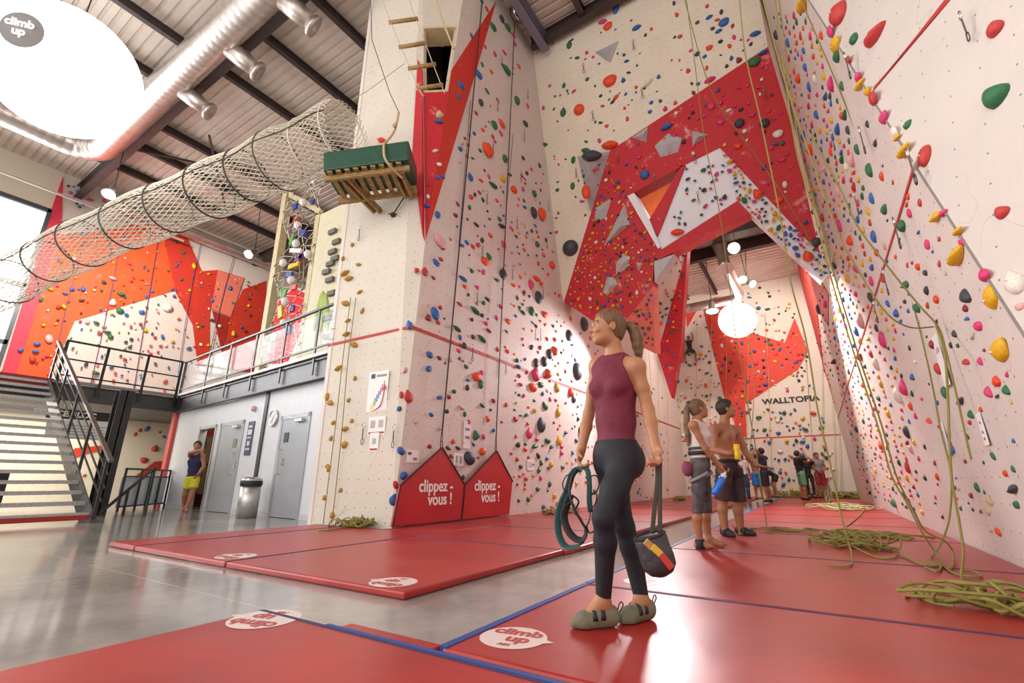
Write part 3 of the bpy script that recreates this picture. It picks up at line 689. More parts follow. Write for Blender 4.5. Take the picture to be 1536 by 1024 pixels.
m = MB(); m.beam((-24.9, -2, ZR-1.5), (-24.9, 8.5, ZR-1.5), .08, .08); struct('trim_32', m, mat('conduit_white', '#cbbcb4', .4, .3))
# balloon lamps
BAL = mat('balloon_glow', '#fffdf8', .5, emit=4.2)
def balloon(c, R, label, cable):
    t = thing('balloon_lamp', label, 'lamp', c); mb = MB(); mb.ball(c, R, 48, 32); obj('envelope', mb, BAL, t, True)
    mb = MB(); mb.cyl(Vector(c)+Vector((0, 0, R-.02)), Vector((c[0], c[1], cable)), .012, n=6); obj('cable', mb, BLACK, t)
    return t
def atw(px, py, w):
    r = ray(px, py); return CAM+r*w
c = atw(98, 108, 9.15); b1 = balloon(c, 1.22, 'huge glowing white balloon lamp hanging top left under the roof', ZR)
# printed roundel on the envelope
dirn = (atw(27, 40, 8.9)-c).normalized(); 
def on_sphere(px, py):
    r = ray(px, py).normalized(); oc = CAM-c; b_ = oc.dot(r); d = b_*b_-(oc.length_squared-1.235**2)
    return CAM+r*(-b_-math.sqrt(max(d, 0)))
pc = on_sphere(30, 42); nn = (pc-c).normalized(); uu = Vector((0, 0, 1)).cross(nn).normalized(); vv = nn.cross(uu)
def cap(rad, lift, m_, name, mb=None):
    mb = MB(); vs = [c+nn*(1.22+lift)]; K = 28
    for j in (1, 2, 3):
        for k in range(K):
            a = rad*j/3; d = nn*math.cos(a)+(uu*math.cos(2*PI*k/K)+vv*math.sin(2*PI*k/K))*math.sin(a); vs.append(c+d*(1.22+lift))
    fs = [(0, 1+k, 1+(k+1) % K) for k in range(K)]
    for j in range(2): fs += [(1+j*K+k, 1+(j+1)*K+k, 1+(j+1)*K+(k+1) % K, 1+j*K+(k+1) % K) for k in range(K)]
    mb._add(vs, fs); return obj(name, mb, m_, b1, True)
cap(.26, .012, mat('roundel_grey', '#8d8887', .8), 'roundel')
text('roundel_text', 'climb\nup', .19, basis(uu, vv, c+nn*1.262), mat('roundel_white', '#ffffff', .5, emit=.9), b1, bold=.006)
c2 = atw(1106, 480, 19.9); balloon(c2, 28.3/690*19.9*.93, 'round glowing white balloon lamp hanging in the far hall behind the arch', 10.12)
# fixtures in the far hall
def floodlamp(px, py, w, label, aim=(0, -.5, -1), r=.2, glow=30, ztop=10.12):
    c = atw(px, py, w); t = thing('flood_lamp', label, 'lamp', c, 'hall flood lamps'); a = Vector(aim).normalized()
    mb = MB(); mb.lathe([(.09, -.35), (.12, -.2), (.13, 0), (r, .16), (r, .18), (r*.92, .18), (.1, .02)], c, a, 20); obj('reflector', mb, mat('lamp_alu', '#9b9a98', .3, .8), t, True)
    mb = MB(); mb.lathe([(r*.85, .13), (r*.85, .15)], c, a, 16); obj('bulb', mb, mat('bulb_glow_%d' % glow, '#fff6e2', .5, emit=glow), t)
    mb = MB(); mb.cyl(c-a*.3, (c.x, c.y, ztop), .015, n=6); obj('stem', mb, STEEL, t)
    return t
floodlamp(1102, 372, 16.2, 'brightest glaring flood lamp seen through the arch opening', (-.1, -1, -.45), .22, 60)
floodlamp(1116, 418, 19, 'small flood lamp below the glaring one in the far hall', (-.3, -1, -.6), .17, 25)
floodlamp(1126, 424, 19, 'small flood lamp right of another under the far hall beam', (.5, -.6, -.7), .17, 12)
floodlamp(1068, 462, 19, 'wide bell lamp left of the far balloon lamp', (0, -.2, -1), .3, 3)
floodlamp(166, 288, 17, 'flood lamp on the conduit above the left of the orange wall', (.4, -.3, -.8), .22, 30, ZR)
floodlamp(376, 380, 19.5, 'flood lamp near the duct above the white and red panels at the left', (.3, -.6, -.6), .2, 40, ZR)
duct([atw(1030, 463, 20), atw(1106, 447, 20), atw(1108, 440, 19.5), atw(1090, 402, 17.5)], .2, 'silver duct bending up beside the far balloon lamp', ridge=.03)
c = atw(1088, 402, 16.8); t = thing('duct_nozzle', 'tall bell-shaped silver nozzle seen through the arch left of the glaring lamp', 'nozzle', c, 'nozzles on the far duct')
mb = MB(); a = Vector((.1, -.3, -1)).normalized(); mb.lathe([(.3, -1.3), (.24, -1.1), (.2, -.7), (.2, -.2), (.26, .0), (.22, .02), (.12, -.05)], c, a, 20); obj('bell', mb, DUCT, t, True)
mb = MB(); mb.lathe([(.26, 0), (.3, .01), (.3, .05), (.24, .05)], c, a, 20); obj('rim', mb, WHITE, t, True)

# ================================================================ PLATFORM, LADDER, NETS
GRN = mat('green_vinyl', '#1f4d3a', .35, var=.15, vscale=5, bump=.5, bscale=7)
D0_, DB = 6.75, 7.5
fwd = Vector((-math.sin(YAW), math.cos(YAW), 0))
pf = thing('climbing_platform', 'wooden slatted platform with a green vinyl pad bracketed to the tower corner high up', 'platform', PD(560, 280, 7.6))
q = [PD(484, 228, D0_), PD(613, 210, D0_), PD(613, 239, D0_), PD(484, 256, D0_)]
mb = MB(); mb.prism(q, fwd*(DB-D0_)); obj('pad', mb, GRN, pf, bevel=.03)
l_, r_ = q[3], q[2]
for i in range(9):
    t0 = i/9; a = l_+(r_-l_)*(.08+.1*i); a = a+Vector((0, 0, -.035))
    mb = MB(); mb.beam(a, a+fwd*.95, .085, .03); obj('slat', mb, WOOD, pf)
mb = MB(); mb.beam(l_+fwd*.12+Vector((0, 0, -.09)), r_+fwd*.12+Vector((0, 0, -.09)), .06, .09); mb.beam(l_+fwd*.8+Vector((0, 0, -.09)), r_+fwd*.8+Vector((0, 0, -.09)), .06, .09); obj('joist', mb, WOOD, pf)
for tip, f_, b_ in (((566, 318), (512, 262), (575, 278)), ((614, 296), (590, 246), (628, 262))):
    T = NFP.at(*tip, off=.08); Fp = PD(f_[0], f_[1], D0_+.12); Bp = Vector((T.x, T.y, Fp.z-.02)); mb = MB()
    for o in (-.06, .06):
        s = Vector((math.cos(YAW), math.sin(YAW), 0))*o
        mb.beam(T+s, Fp+s, .04, .09); mb.beam(T+s, Bp+s, .04, .09); mb.beam(Bp+s, Fp+s, .04, .09); mb.beam(lerp(T, Fp, .55)+s, Bp+s*1, .035, .07)
    obj('bracket', mb, WOOD, pf)
ROPEW = mat('pale_rope', '#c9b287', .8, bump=.5, bscale=150); ROPED = mat('dark_cord', '#3d3733', .8)
mb = MB(); pts = [PD(598, 168, 7.3), PD(592, 195, 7.15), PD(580, 212, 7.0), PD(576, 218, 6.66), PD(577, 236, 6.62), PD(586, 250, 6.7), PD(600, 264, 6.95), PD(603, 266, 7.0)]
mb.tube(spline(pts, 8), .022, 8); mb.ball(PD(592, 188, 7.1), .045); tag(obj('tether_rope', mb, ROPEW, loc=pts[0], smooth=True), 'thick knotted beige rope tied around the green platform pad', 'rope')
mb = MB(); tie = [NFP.at(617, 272, off=.1), PD(610, 290, 7.55), NFP.at(589, 322, off=.05)]; mb.tube(tie, .012, 6); mb.ball(tie[2], .05); mb.beam(tie[2]+Vector((-.12, 0, .06)), tie[2]+Vector((.1, 0, -.02)), .02, .02)
tag(obj('anchor_strap', mb, ROPED, loc=tie[2]), 'black strap and anchor on the tower below the green platform', 'strap')
# rope ladder
ld = thing('rope_ladder', 'rope ladder with four wooden rungs hanging in front of the tower window', 'ladder', PD(660, 133, 7.4), )
rg = [((583, 34), (627, 28)), ((598, 71), (641, 64)), ((612, 103), (654, 96)), ((626, 133), (665, 127))]
for a, c in rg: mb = MB(); mb.cyl(PD(*a, 7.35), PD(*c, 7.35), .042, n=12); obj('rung', mb, WOOD, ld, True)
for pts in ([(566, -20), (586, 33), (601, 70), (615, 102), (628, 133), (635, 145)], [(607, -20), (624, 29), (638, 65), (650, 97), (662, 128), (667, 140)]):
    mb = MB(); mb.tube([PD(*p, 7.35) for p in pts], .009, 6); obj('side_rope', mb, mat('thin_rope', '#b9b0a4', .8), ld)
mb = MB(); pts = [PD(650, -10, 7.2), PD(664, 30, 7.3), PD(680, 72, 7.4)]; mb.tube(pts, .018, 6); mb.tube([PD(644, -10, 7.2), PD(680, 72, 7.4)], .007, 5); mb.ball(pts[-1], .035); tag(obj('pulley_rope', mb, ROPEW, loc=pts[0]), 'slanting beige rope with a hook across the tower window', 'rope')
for pts, lab in (([(556, 0), (558, 60), (585, 140), (598, 168)], 'thin dark guy line running down to the rope above the green platform'), ([(530, 150), (560, 130), (600, 100), (607, 95)], 'thin pale guy line from the net tunnel to the red wedge')):
    mb = MB(); mb.tube([PD(*p, 7.4) for p in pts], .008, 5); tag(obj('guy_line', mb, ROPED if 'dark' in lab else ROPEW, loc=PD(*pts[0], 7.4)), lab, 'cable')

# net tunnel
nt_ = thing('net_tunnel', 'long white rope net tunnel with dark hoops rising from the window to the green platform', 'climbing net', atw(356, 270, 10))
ctr = spline([atw(522, 197, 8.9), atw(440, 232, 9.5), atw(356, 270, 10.1), atw(250, 313, 10.9), atw(137, 360, 11.7), atw(40, 408, 12.4), atw(-60, 462, 13.3)], 30)
def frames(P):
    out = []; x = Vector((0, 0, 1))
    for i, p in enumerate(P):
        d = (P[min(i+1, len(P)-1)]-P[max(i-1, 0)]).normalized(); xx = (x-d*d.dot(x)).normalized(); out.append((p, xx, d.cross(xx), d))
    return out
FRM = frames(ctr); RT = .58; NA = 36
def tp(i, k, r=RT):
    p, x, y, d = FRM[i]; a = 2*PI*k/NA; sag = 1+.05*math.sin(i*.21)
    return p+(x*math.cos(a)+y*math.sin(a))*r*sag
NETM = mat('net_cord', '#e2d9c8', .8)
mb = MB(); M_ = len(FRM)
for k in range(NA):
    mb.tube([tp(i, k+ (i*.25)) for i in range(0, M_, 2)]+[tp(M_-1, k+(M_-1)*.25)], .0085, 3)
    mb.tube([tp(i, k-(i*.25)) for i in range(0, M_, 2)]+[tp(M_-1, k-(M_-1)*.25)], .0085, 3)
obj('net', mb, NETM, nt_)
for j, i in enumerate(range(4, M_, 17)):
    mb = MB(); mb.tube([tp(i, k, RT*1.02) for k in range(NA)], .02 if i > 40 else .014, 6, closed=True); obj('hoop', mb, mat('hoop_dark', '#4a4038', .6) if i > 25 else NETM, nt_, True)
for k in (9, 27):
    mb = MB(); mb.tube([tp(i, k, RT*1.03) for i in range(0, M_, 6)], .012, 5); obj('carry_rope', mb, ROPED, nt_)
# far anchor lines
for (a, c, lab) in (((300, 318), (500, 215), 0),):
    pass
# net tower on the mezzanine
YT = 8.3
tw = thing('net_tower', 'tall wooden frame with knotted net, coloured blocks and white floats on the mezzanine', 'climbing frame', PY(440, 560, YT))
for a, c, w in (((428, 284), (399, 560), .16), ((479, 325), (452, 560), .14)):
    A, C_ = PY(*a, YT), PY(*c, YT); A = Vector((A.x, A.y, A.z)); mb = MB(); mb.beam((C_.x*.5+A.x*.5, YT, 3.16), (A.x*.5+C_.x*.5+ (A.x-C_.x)*.15, YT, A.z), w*1.7, w*1.7); obj('post', mb, WOODP, tw)
A, C_ = PY(428, 288, YT), PY(482, 318, YT); mb = MB(); mb.beam(A, C_, .15, .2); obj('top_beam', mb, WOODP, tw)
rng = random.Random(5)
x0n, x1n = PY(424, 420, YT).x, PY(472, 430, YT).x; ztn, zbn = PY(440, 300, YT).z, 3.3
mb = MB(); kn = MB(); cols = 7; rows = 22
def npt(i, j): 
    return Vector((x0n+(x1n-x0n)*i/(cols-1)+.12*math.sin(i*2.1+j*1.3), YT-.15+.18*math.sin(j*.9+i), zbn+(ztn-zbn)*j/(rows-1)+.1*math.sin(i*1.7+j)))
for i in range(cols): mb.tube([npt(i, j) for j in range(rows)], .013, 4)
for j in range(rows):
    mb.tube([npt(i, j) for i in range(cols)], .013, 4)
    for i in range(cols): kn.beam(npt(i, j)-Vector((.06, 0, .03)), npt(i, j)+Vector((.06, 0, .03)), .03, .03)
obj('net', mb, NETM, tw); obj('knots', kn, ROPED, tw)['kind'] = 'stuff'
BC = [mat('toy_'+k, v, .5) for k, v in (('green', '#4f9a35'), ('purple', '#7b3a86'), ('blue', '#3b4a9c'), ('yellow', '#e0b51e'), ('orange', '#d8552c'), ('white', '#eceae6'))]
for k, (px, py, w, h, ci) in enumerate(((442, 310, 14, 10, 2), (469, 303, 7, 9, 2), (444, 331, 12, 12, 4), (455, 350, 14, 12, 2), (438, 361, 9, 16, 0), (444, 376, 34, 7, 5), (449, 388, 22, 8, 1), (441, 398, 28, 8, 3), (434, 412, 16, 10, 2), (441, 431, 14, 8, 4), (425, 440, 18, 12, 0), (421, 468, 10, 22, 3), (438, 462, 12, 12, 1), (432, 495, 14, 14, 2), (411, 506, 14, 12, 0), (452, 385, 10, 8, 1))):
    p = PY(px, py, YT-.25); s = depth(p)/FPX; mb = MB(); mb.box((-w*s/2, -.04, -h*s/2), (w*s/2, .04, h*s/2), Matrix.Translation(p) @ Matrix.Rotation(rng.uniform(-.35, .35), 4, 'Y')); obj('coloured_block', mb, BC[ci], tw)
for px, py in ((472, 270), (455, 303), (447, 338), (444, 365), (462, 381), (425, 394), (437, 420), (428, 452), (426, 485)):
    p = PY(px, py, YT-.3); mb = MB(); mb.ball(p, (.13, .13, .15), 12, 8); obj('float', mb, BC[5], tw, True)
cp = thing('block_column', 'pale column studded with grey rectangular grips beside the net tower', 'climbing column', PY(490, 560, 7.6))
q0, q1 = PY(497, 314, 7.6), PY(540, 330, 7.6)
mb = MB(); mb.box((q0.x-.55, 7.6, 3.16), (q0.x+1.2, 8.4, q0.z)); obj('shaft', mb, mat('column_cream', '#d8ccae', .6, var=.05), cp)
for px, py in ((500, 348), (506, 363), (500, 378), (504, 388), (497, 396), (491, 408), (496, 420), (500, 470), (492, 478), (499, 440), (493, 505), (500, 528)):
    p = PY(px, py, 7.58); mb = MB(); mb.box((p.x-.16, 7.5, p.z-.07), (p.x+.16, 7.62, p.z+.07)); obj('grip', mb, mat('grip_grey', '#706c60', .7), cp)
mb = MB()
for px, py, w, h, a in ((482, 466, 7, 36, -.1), (489, 468, 7, 36, -.25), (476, 468, 5, 32, .1)):
    p = PY(px, py, 7.585); s = depth(p)/FPX; mb.ball(p, (w*s, .02, h*s), 14, 12, M=Matrix.Rotation(a, 3, 'Y'))
obj('painted_pea_pod', mb, mat('pea_green', '#9bb04a', .6, var=.2, vscale=3), cp, True, label='green pea pods painted on the column')
m = MB(); m.prism([PY(x, y, 12.0) for x, y in ((392, 560), (398, 470), (440, 430), (482, 440), (500, 560))], (0, .15, 0)); struct('wall_loft', m, WY)
m = MB(); m.prism([PY(x, y, 11.97) for x, y in ((392, 545), (398, 470), (440, 432), (470, 445), (458, 480), (430, 545))], (0, .03, 0)); struct('trim_33', m, RY)

# ================================================================ BELAY MATS, STRAPS
BRED = mat('belay_red', '#b81a24', .38, var=.1, vscale=2, bump=.25, bscale=5)
for k, (pts, tx, lab, top) in enumerate((
    ([(584, 797), (597, 728), (660, 671), (694, 727), (688, 787)], (651, 739), 'red house-shaped belay warning mat reading clippez-vous nearest the tower corner', (660, 671)),
    ([(689, 786), (694, 727), (742, 676), (766, 722), (761, 780)], (728, 737), 'red house-shaped belay warning mat reading clippez-vous, further along the left wall', (742, 676)))):
    pl = Plane((XL+.06, 0, 0), (1, 0, 0)); q = [pl.at(*p) for p in pts]
    for v in q: v.z = max(v.z, .07)
    t = thing('belay_mat', lab, 'mat', (XL+.1, q[0].y, .05), 'clippez-vous mats on the left wall')
    mb = MB(); mb.prism(q, (.05, 0, 0)); obj('panel', mb, BRED, t, bevel=.012)
    mb = MB()
    for i in (0, 1, 2): mb.beam(q[i]+Vector((.055, 0, 0)), q[i+1]+Vector((.055, 0, 0)), .022, .012, up=(1, 0, 0)) if i < 3 else None
    obj('black_edging', mb, BLACK, t)
    c0 = pl.at(*tx)
    text('lettering', 'clippez -\n   vous !', .26, basis((0, 1, 0.0), (0, 0, 1), (XL+.115, c0.y, c0.z)), WHITE, t, bold=.005, sx=.95)
    a = q[2]; mb = MB(); mb.tube([a+Vector((.03, .03*math.cos(s), .05+.06*math.sin(s))) for s in [i*PI/6 for i in range(12)]], .008, 6, closed=True); mb.tube([a+Vector((.03, .022*math.cos(s), .15+.05*math.sin(s))) for s in [i*PI/6 for i in range(12)]], .007, 6, closed=True); obj('shackle', mb, STEEL, t)
    topq = LWP.at(723, 4, off=.12) if k == 0 else LWP.at(772, 34, off=.12)
    if k == 0: topq = a+(topq-a)*1.02
    mb = MB(); mb.beam(a+Vector((.03, 0, .2)), topq, .035, .006, up=(1, 0, 0)); tag(obj('belay_strap', mb, mat('strap_black', '#2e2c2e', .7), loc=a), ['black auto-belay strap above the clippez-vous mat nearest the tower corner', 'black auto-belay strap above the further clippez-vous mat'][k], 'strap', 'auto-belay straps')
p = LWP.at(774, 20, off=.15); ab = thing('auto_belay', 'round auto-belay device hanging at the top of the left wall', 'auto-belay', p)
mb = MB(); mb.cyl(p+Vector((-.1, 0, 0)), p+Vector((.12, 0, 0)), .2, n=24); obj('drum', mb, CHROME, ab, True)
mb = MB(); mb.cyl(p+Vector((.12, 0, 0)), p+Vector((.13, 0, 0)), .15, n=24); obj('face', mb, mat('ab_face', '#b5554a', .5), ab)
mb = MB(); mb.beam(p+Vector((0, 0, .15)), p+Vector((0, 0, 1.3)), .1, .06); obj('hanger', mb, STEEL, ab)
for x, y in ((704, 200), (766, 180)):
    a = LWP.at(x, y, .1)
for pts, lab in (([(706, 150), (688, 370)], 'thin grey line hanging left of the first black strap'), ([(770, 200), (758, 330)], 'thin grey line close to the second black strap')):
    mb = MB(); mb.tube([LWP.at(*p, off=.05) for p in pts], .008, 4); tag(obj('thin_line', mb, mat('line_grey', '#6d6a66', .7), loc=LWP.at(*pts[0], off=.05)), lab, 'cord')

# posters and papers
PAP = mat('paper', '#eeeceb', .6)
def paper(plane, px, py, w, h, u, label, marks, grp=None, rot=0):
    p = plane.at(px, py); t = thing('wall_notice', label, 'notice', p, grp); z = Vector((0, 0, 1)); n_ = plane.n; c = p+n_*.012
    u = Vector(u).normalized(); mb = MB(); mb.prism([c-u*w/2-z*h/2, c+u*w/2-z*h/2, c+u*w/2+z*h/2, c-u*w/2+z*h/2], n_*.004); obj('sheet', mb, PAP, t)
    for (x, y, ww, hh, col) in marks:
        mb = MB(); cc = c+n_*.005+u*(x*w)+z*(y*h); mb.prism([cc-u*ww*w/2-z*hh*h/2, cc+u*ww*w/2-z*hh*h/2, cc+u*ww*w/2+z*hh*h/2, cc-u*ww*w/2+z*hh*h/2], n_*.002); obj('print', mb, mat('print_'+col.strip('#'), col, .6), t)
    return t
uN = (1.74, .19, 0)
marks = [(-.28, .4, .2, .1, '#3c4658'), (.15, .4, .5, .05, '#8a8f9c')]+[(-.25+.08*i, -.3+.07*i, .05, .16, c_) for i, c_ in enumerate(('#e6d23a', '#e6d23a', '#5aa84a', '#3a7fc0', '#3a7fc0', '#d04a8a', '#d04a8a', '#e07a2a'))]+[(0, -.46, .7, .02, '#8a8f9c')]
pt = paper(NFP, 567, 591, .43, .78, uN, 'white poster with a colourful rising bar graph and red arrow on the tower face', marks)
mb = MB(); cpt = NFP.at(567, 591, off=.02); mb.tube(spline([cpt+Vector((-.1, 0, -.28)), cpt+Vector((.07, 0, -.2)), cpt+Vector((.13, 0, -.02)), cpt+Vector((.14, 0, .08))], 5), .008, 5); mb.prism([cpt+Vector((.1, -.005, .06)), cpt+Vector((.18, -.005, .08)), cpt+Vector((.15, -.005, .16))], (0, .005, 0)); obj('arrow', mb, mat('arrow_red', '#b52a2a', .6), pt)
paper(NFP, 560, 639, .19, .3, uN, 'left one of two small white notices side by side below the graph poster', [(0, .1, .5, .4, '#b9b2a4'), (0, -.38, .8, .1, '#b8443c')])
paper(NFP, 572, 638, .19, .3, uN, 'right one of two small white notices side by side below the graph poster', [(0, .1, .5, .4, '#b9b2a4'), (0, -.38, .8, .1, '#b8443c')])
paper(NFP, 562, 663, .19, .3, uN, 'lowest small white notice on the tower face', [(0, .05, .4, .3, '#b9b2a4'), (0, -.38, .8, .1, '#b8443c')])
paper(LWP, 618, 684, .28, .2, (0, 1, 0), 'small paper with blue squares left of the first belay mat peak', [(-.25, .2, .3, .2, '#4a5a90'), (.2, -.2, .3, .2, '#b4596a')])
paper(LWP, 700, 652, .22, .5, (0, 1, 0), 'tall paper slip on the left wall above and between the two belay mats', [(0, .2, .6, .1, '#8c7fa0'), (0, -.1, .6, .1, '#8c7fa0')])
paper(LWP, 687, 689, .28, .22, (0, 1, 0), 'small paper with a grid between the peaks of the two belay mats', [(-.2, 0, .2, .6, '#9aa0b0'), (.2, 0, .2, .6, '#9aa0b0')])
paper(LWP, 795, 697, .3, .24, (0, 1, 0), 'small paper on the left wall right of the second belay mat', [(0, 0, .6, .5, '#c0c2cc')])
paper(RWP, 1414, 540, .2, .5, (0, -1, 0), 'tall paper slip high on the right wall behind the bunched ropes', [(0, .2, .6, .1, '#c9a0b4')])
paper(RWP, 1477, 643, .12, .26, (0, -1, 0), 'paper slip with red dots low on the right wall', [(0, .2, .3, .08, '#c06a7a'), (0, -.1, .3, .08, '#7a6ac0'), (0, -.3, .3, .08, '#c06a7a')])
paper(RWP, 1420, 658, .16, .34, (0, -1, 0), 'faint lilac paper slip low on the right wall between the ropes', [(0, 0, .5, .5, '#c8bcd4')])
# ================================================================ FLOOR MATS
MAT = bpy.data.materials.new('red_vinyl'); MAT.use_nodes = True; _m['red_vinyl'] = MAT
nt = MAT.node_tree; b = nt.nodes['Principled BSDF']; L = nt.links.new
tc = nd(nt, 'ShaderNodeTexCoord'); n = nd(nt, 'ShaderNodeTexNoise'); n.inputs['Scale'].default_value = 1.6; n.inputs['Detail'].default_value = 7; L(tc.outputs['Object'], n.inputs['Vector'])
r = nd(nt, 'ShaderNodeValToRGB'); r.color_ramp.elements[0].position = .3; r.color_ramp.elements[1].position = .75
r.color_ramp.elements[0].color = srgb('#96201f'); r.color_ramp.elements[1].color = srgb('#b23431'); L(n.outputs[0], r.inputs[0]); L(r.outputs[0], b.inputs['Base Color'])
b.inputs['Coat Weight'].default_value = .0; b.inputs['Coat Roughness'].default_value = .18
rr = nd(nt, 'ShaderNodeMapRange'); rr.inputs[3].default_value = .27; rr.inputs[4].default_value = .42; L(n.outputs[0], rr.inputs[0]); L(rr.outputs[0], b.inputs['Roughness'])
n2 = nd(nt, 'ShaderNodeTexNoise'); n2.inputs['Scale'].default_value = 2.2; n2.inputs['Detail'].default_value = 3; L(tc.outputs['Object'], n2.inputs['Vector'])
bp = nd(nt, 'ShaderNodeBump'); bp.inputs['Strength'].default_value = .22; bp.inputs['Distance'].default_value = .03; L(n2.outputs[0], bp.inputs['Height']); L(bp.outputs[0], b.inputs['Normal'])
LOGOW = mat('logo_white', '#dcc9c4', .4)
def cmat(x0, x1, y0, y1, label, grp='red crash mats on the floor', trim=None, h=.05, side=None):
    t = thing('crash_mat', label, 'mat', ((x0+x1)/2, (y0+y1)/2, 0), grp)
    mb = MB(); g = .006; mb.box((x0+g, y0+g, .002), (x1-g, y1-g, h)); obj('pad', mb, MAT, t, bevel=.014)
    mb = MB(); mb.box((x0+g-.001, y1-g-.03, h*.55), (x1-g+.001, y1-g+.004, h*.62)) ; mb.box((x0+g+.01, y1-.035, h-.002), (x1-g-.01, y1-.012, h+.003)); obj('blue_seam', mb, mat('seam_navy', '#33305a', .6), t)
    if trim:
        mb = MB(); mb.box(trim[0], trim[1]); obj('blue_trim', mb, BLUE, t)
    return t
lm = []
cmat(-6.88, -6.2, 2.3, 4.95, 'narrow red crash mat at the far left edge of the left mat field', h=.05)
m2 = cmat(-6.2, -4.36, 2.3, 4.95, 'red crash mat in front of the tower face, second from the left edge')
m3 = cmat(-4.36, -2.25, 2.3, 4.5, 'red crash mat whose front corner juts over the bare floor mid photo')
# long seams of the left mats are along Y: navy strips between neighbours
for o, x in ((m2, -6.2), (m3, -4.36)):
    mb = MB(); mb.box((x+.002, 2.31, .048), (x+.028, 4.9 if o is m2 else 4.48, .0535)); obj('side_seam', mb, _m['seam_navy'], o)
ys = [4.5, 6.3, 8.2, 10.1, 12.1, 14.1, 16.1, 18.1, 20.1, 22.1, 24.15]
names_l = ['nearest, beside the tower corner', 'under the first belay mat', 'beyond the second belay mat', 'fourth from the tower', 'fifth from the tower', 'sixth from the tower', 'seventh from the tower', 'eighth from the tower', 'ninth from the tower', 'farthest, at the back wall']
cmat(XL+.02, -4.37, 4.98, 6.3, 'small red crash mat filling the corner below the nearest clippez-vous mat', 'crash mats along the left wall')
for i in range(len(ys)-1):
    cmat(XL+.02 if i else -4.35, -2.22, ys[i], ys[i+1], 'red crash mat at the foot of the left wall, '+names_l[i], 'crash mats along the left wall')
yr = [1.67, 3.14, 5.19, 7.3, 9.35, 11.4, 13.45, 15.5, 17.6, 19.7, 21.9, 24.15]
names_r = ['the one the walking woman stands on', 'between the walking woman and the couple', 'the one the standing couple stands on', 'just behind the standing couple', 'second one behind the couple', 'third one behind the couple', 'fourth one behind the couple', 'fifth one behind the couple', 'sixth one behind the couple', 'second farthest', 'farthest, at the back wall']
for i in range(len(yr)-1):
    y0, y1 = yr[i], yr[i+1]; x1 = 1.25 if i else 3.2
    xr = 1.26
    cmat(-1.42, xr if i else 1.29, y0, y1, 'red crash mat of the right mat field, '+names_r[i], 'crash mats on the right', trim=((-1.425, y0+.01, .02), (-1.385, y1-.01, .054)))
fmt = cmat(-2.6, 2.0, -1.2, 1.62, 'large red crash mat filling the bottom of the photo, nearest the camera', trim=((-2.07, 1.60, .02), (1.95, 1.625, .055)))
mb = MB(); mb.box((-2.02, 1.632, .002), (-1.44, 1.72, .045)); tag(obj('mat_flap', mb, MAT, loc=(-1.7, 1.66, 0), bevel=.01), 'short red flap of vinyl between the front mat and the walking woman mat', 'mat')
# printed roundels
LR = mat('logo_red', '#b03a36', .4)
def logo(parent, c, r, ang, label, sq=1):
    c = Vector((c[0], c[1], .0515)); mb = MB(); K = 40
    pts = [c+Vector((math.cos(2*PI*k/K+ang)*r, math.sin(2*PI*k/K+ang)*r, 0)) for k in range(K)]
    pts[0] = c+Vector((math.cos(ang)*r*1.28, math.sin(ang)*r*1.28, 0))
    mb._add(pts, [tuple(range(K))]); o = obj('printed_roundel', mb, LOGOW, parent, label=label)
    o2 = text('roundel_text', 'climb\n  up', r*.72, basis((math.cos(ang), math.sin(ang), 0), (-math.sin(ang), math.cos(ang), 0), (c.x-math.sin(ang)*r*.16, c.y+math.cos(ang)*r*.16, .0525)), LR, parent, ext=.0003, bold=.004)
    text('roundel_small_text', 'AIX', r*.22, basis((math.cos(ang), math.sin(ang), 0), (-math.sin(ang), math.cos(ang), 0), (c.x+math.sin(ang)*r*.68, c.y-math.cos(ang)*r*.68, .0525)), LR, parent, ext=.0003, bold=.002)
rm0 = [o for o in bpy.data.objects if o.get('label', '').endswith('the one the walking woman stands on')][0]
for par, px, rpx, ang in ((fmt, (397, 928), 51, PI+.25), (rm0, (770, 956), 51, .15), (m3, (590, 873), 36, PI+.1), (m2, (354, 834), 28, PI)):
    c = PZ(*px, .05); e = PZ(px[0]+rpx, px[1], .05); logo(par, (c.x, c.y), (e-c).length, ang, 'white printed roundel on the mat')
for par, px, rpx in (([o for o in bpy.data.objects if 'couple and' in o.get('label', '') or 'between the walking woman' in o.get('label', '')][0], (962, 872), 26),):
    c = PZ(*px, .05); e = PZ(px[0]+rpx, px[1], .05); logo(par, (c.x, c.y), (e-c).length, .1, 'white printed roundel on the mat')
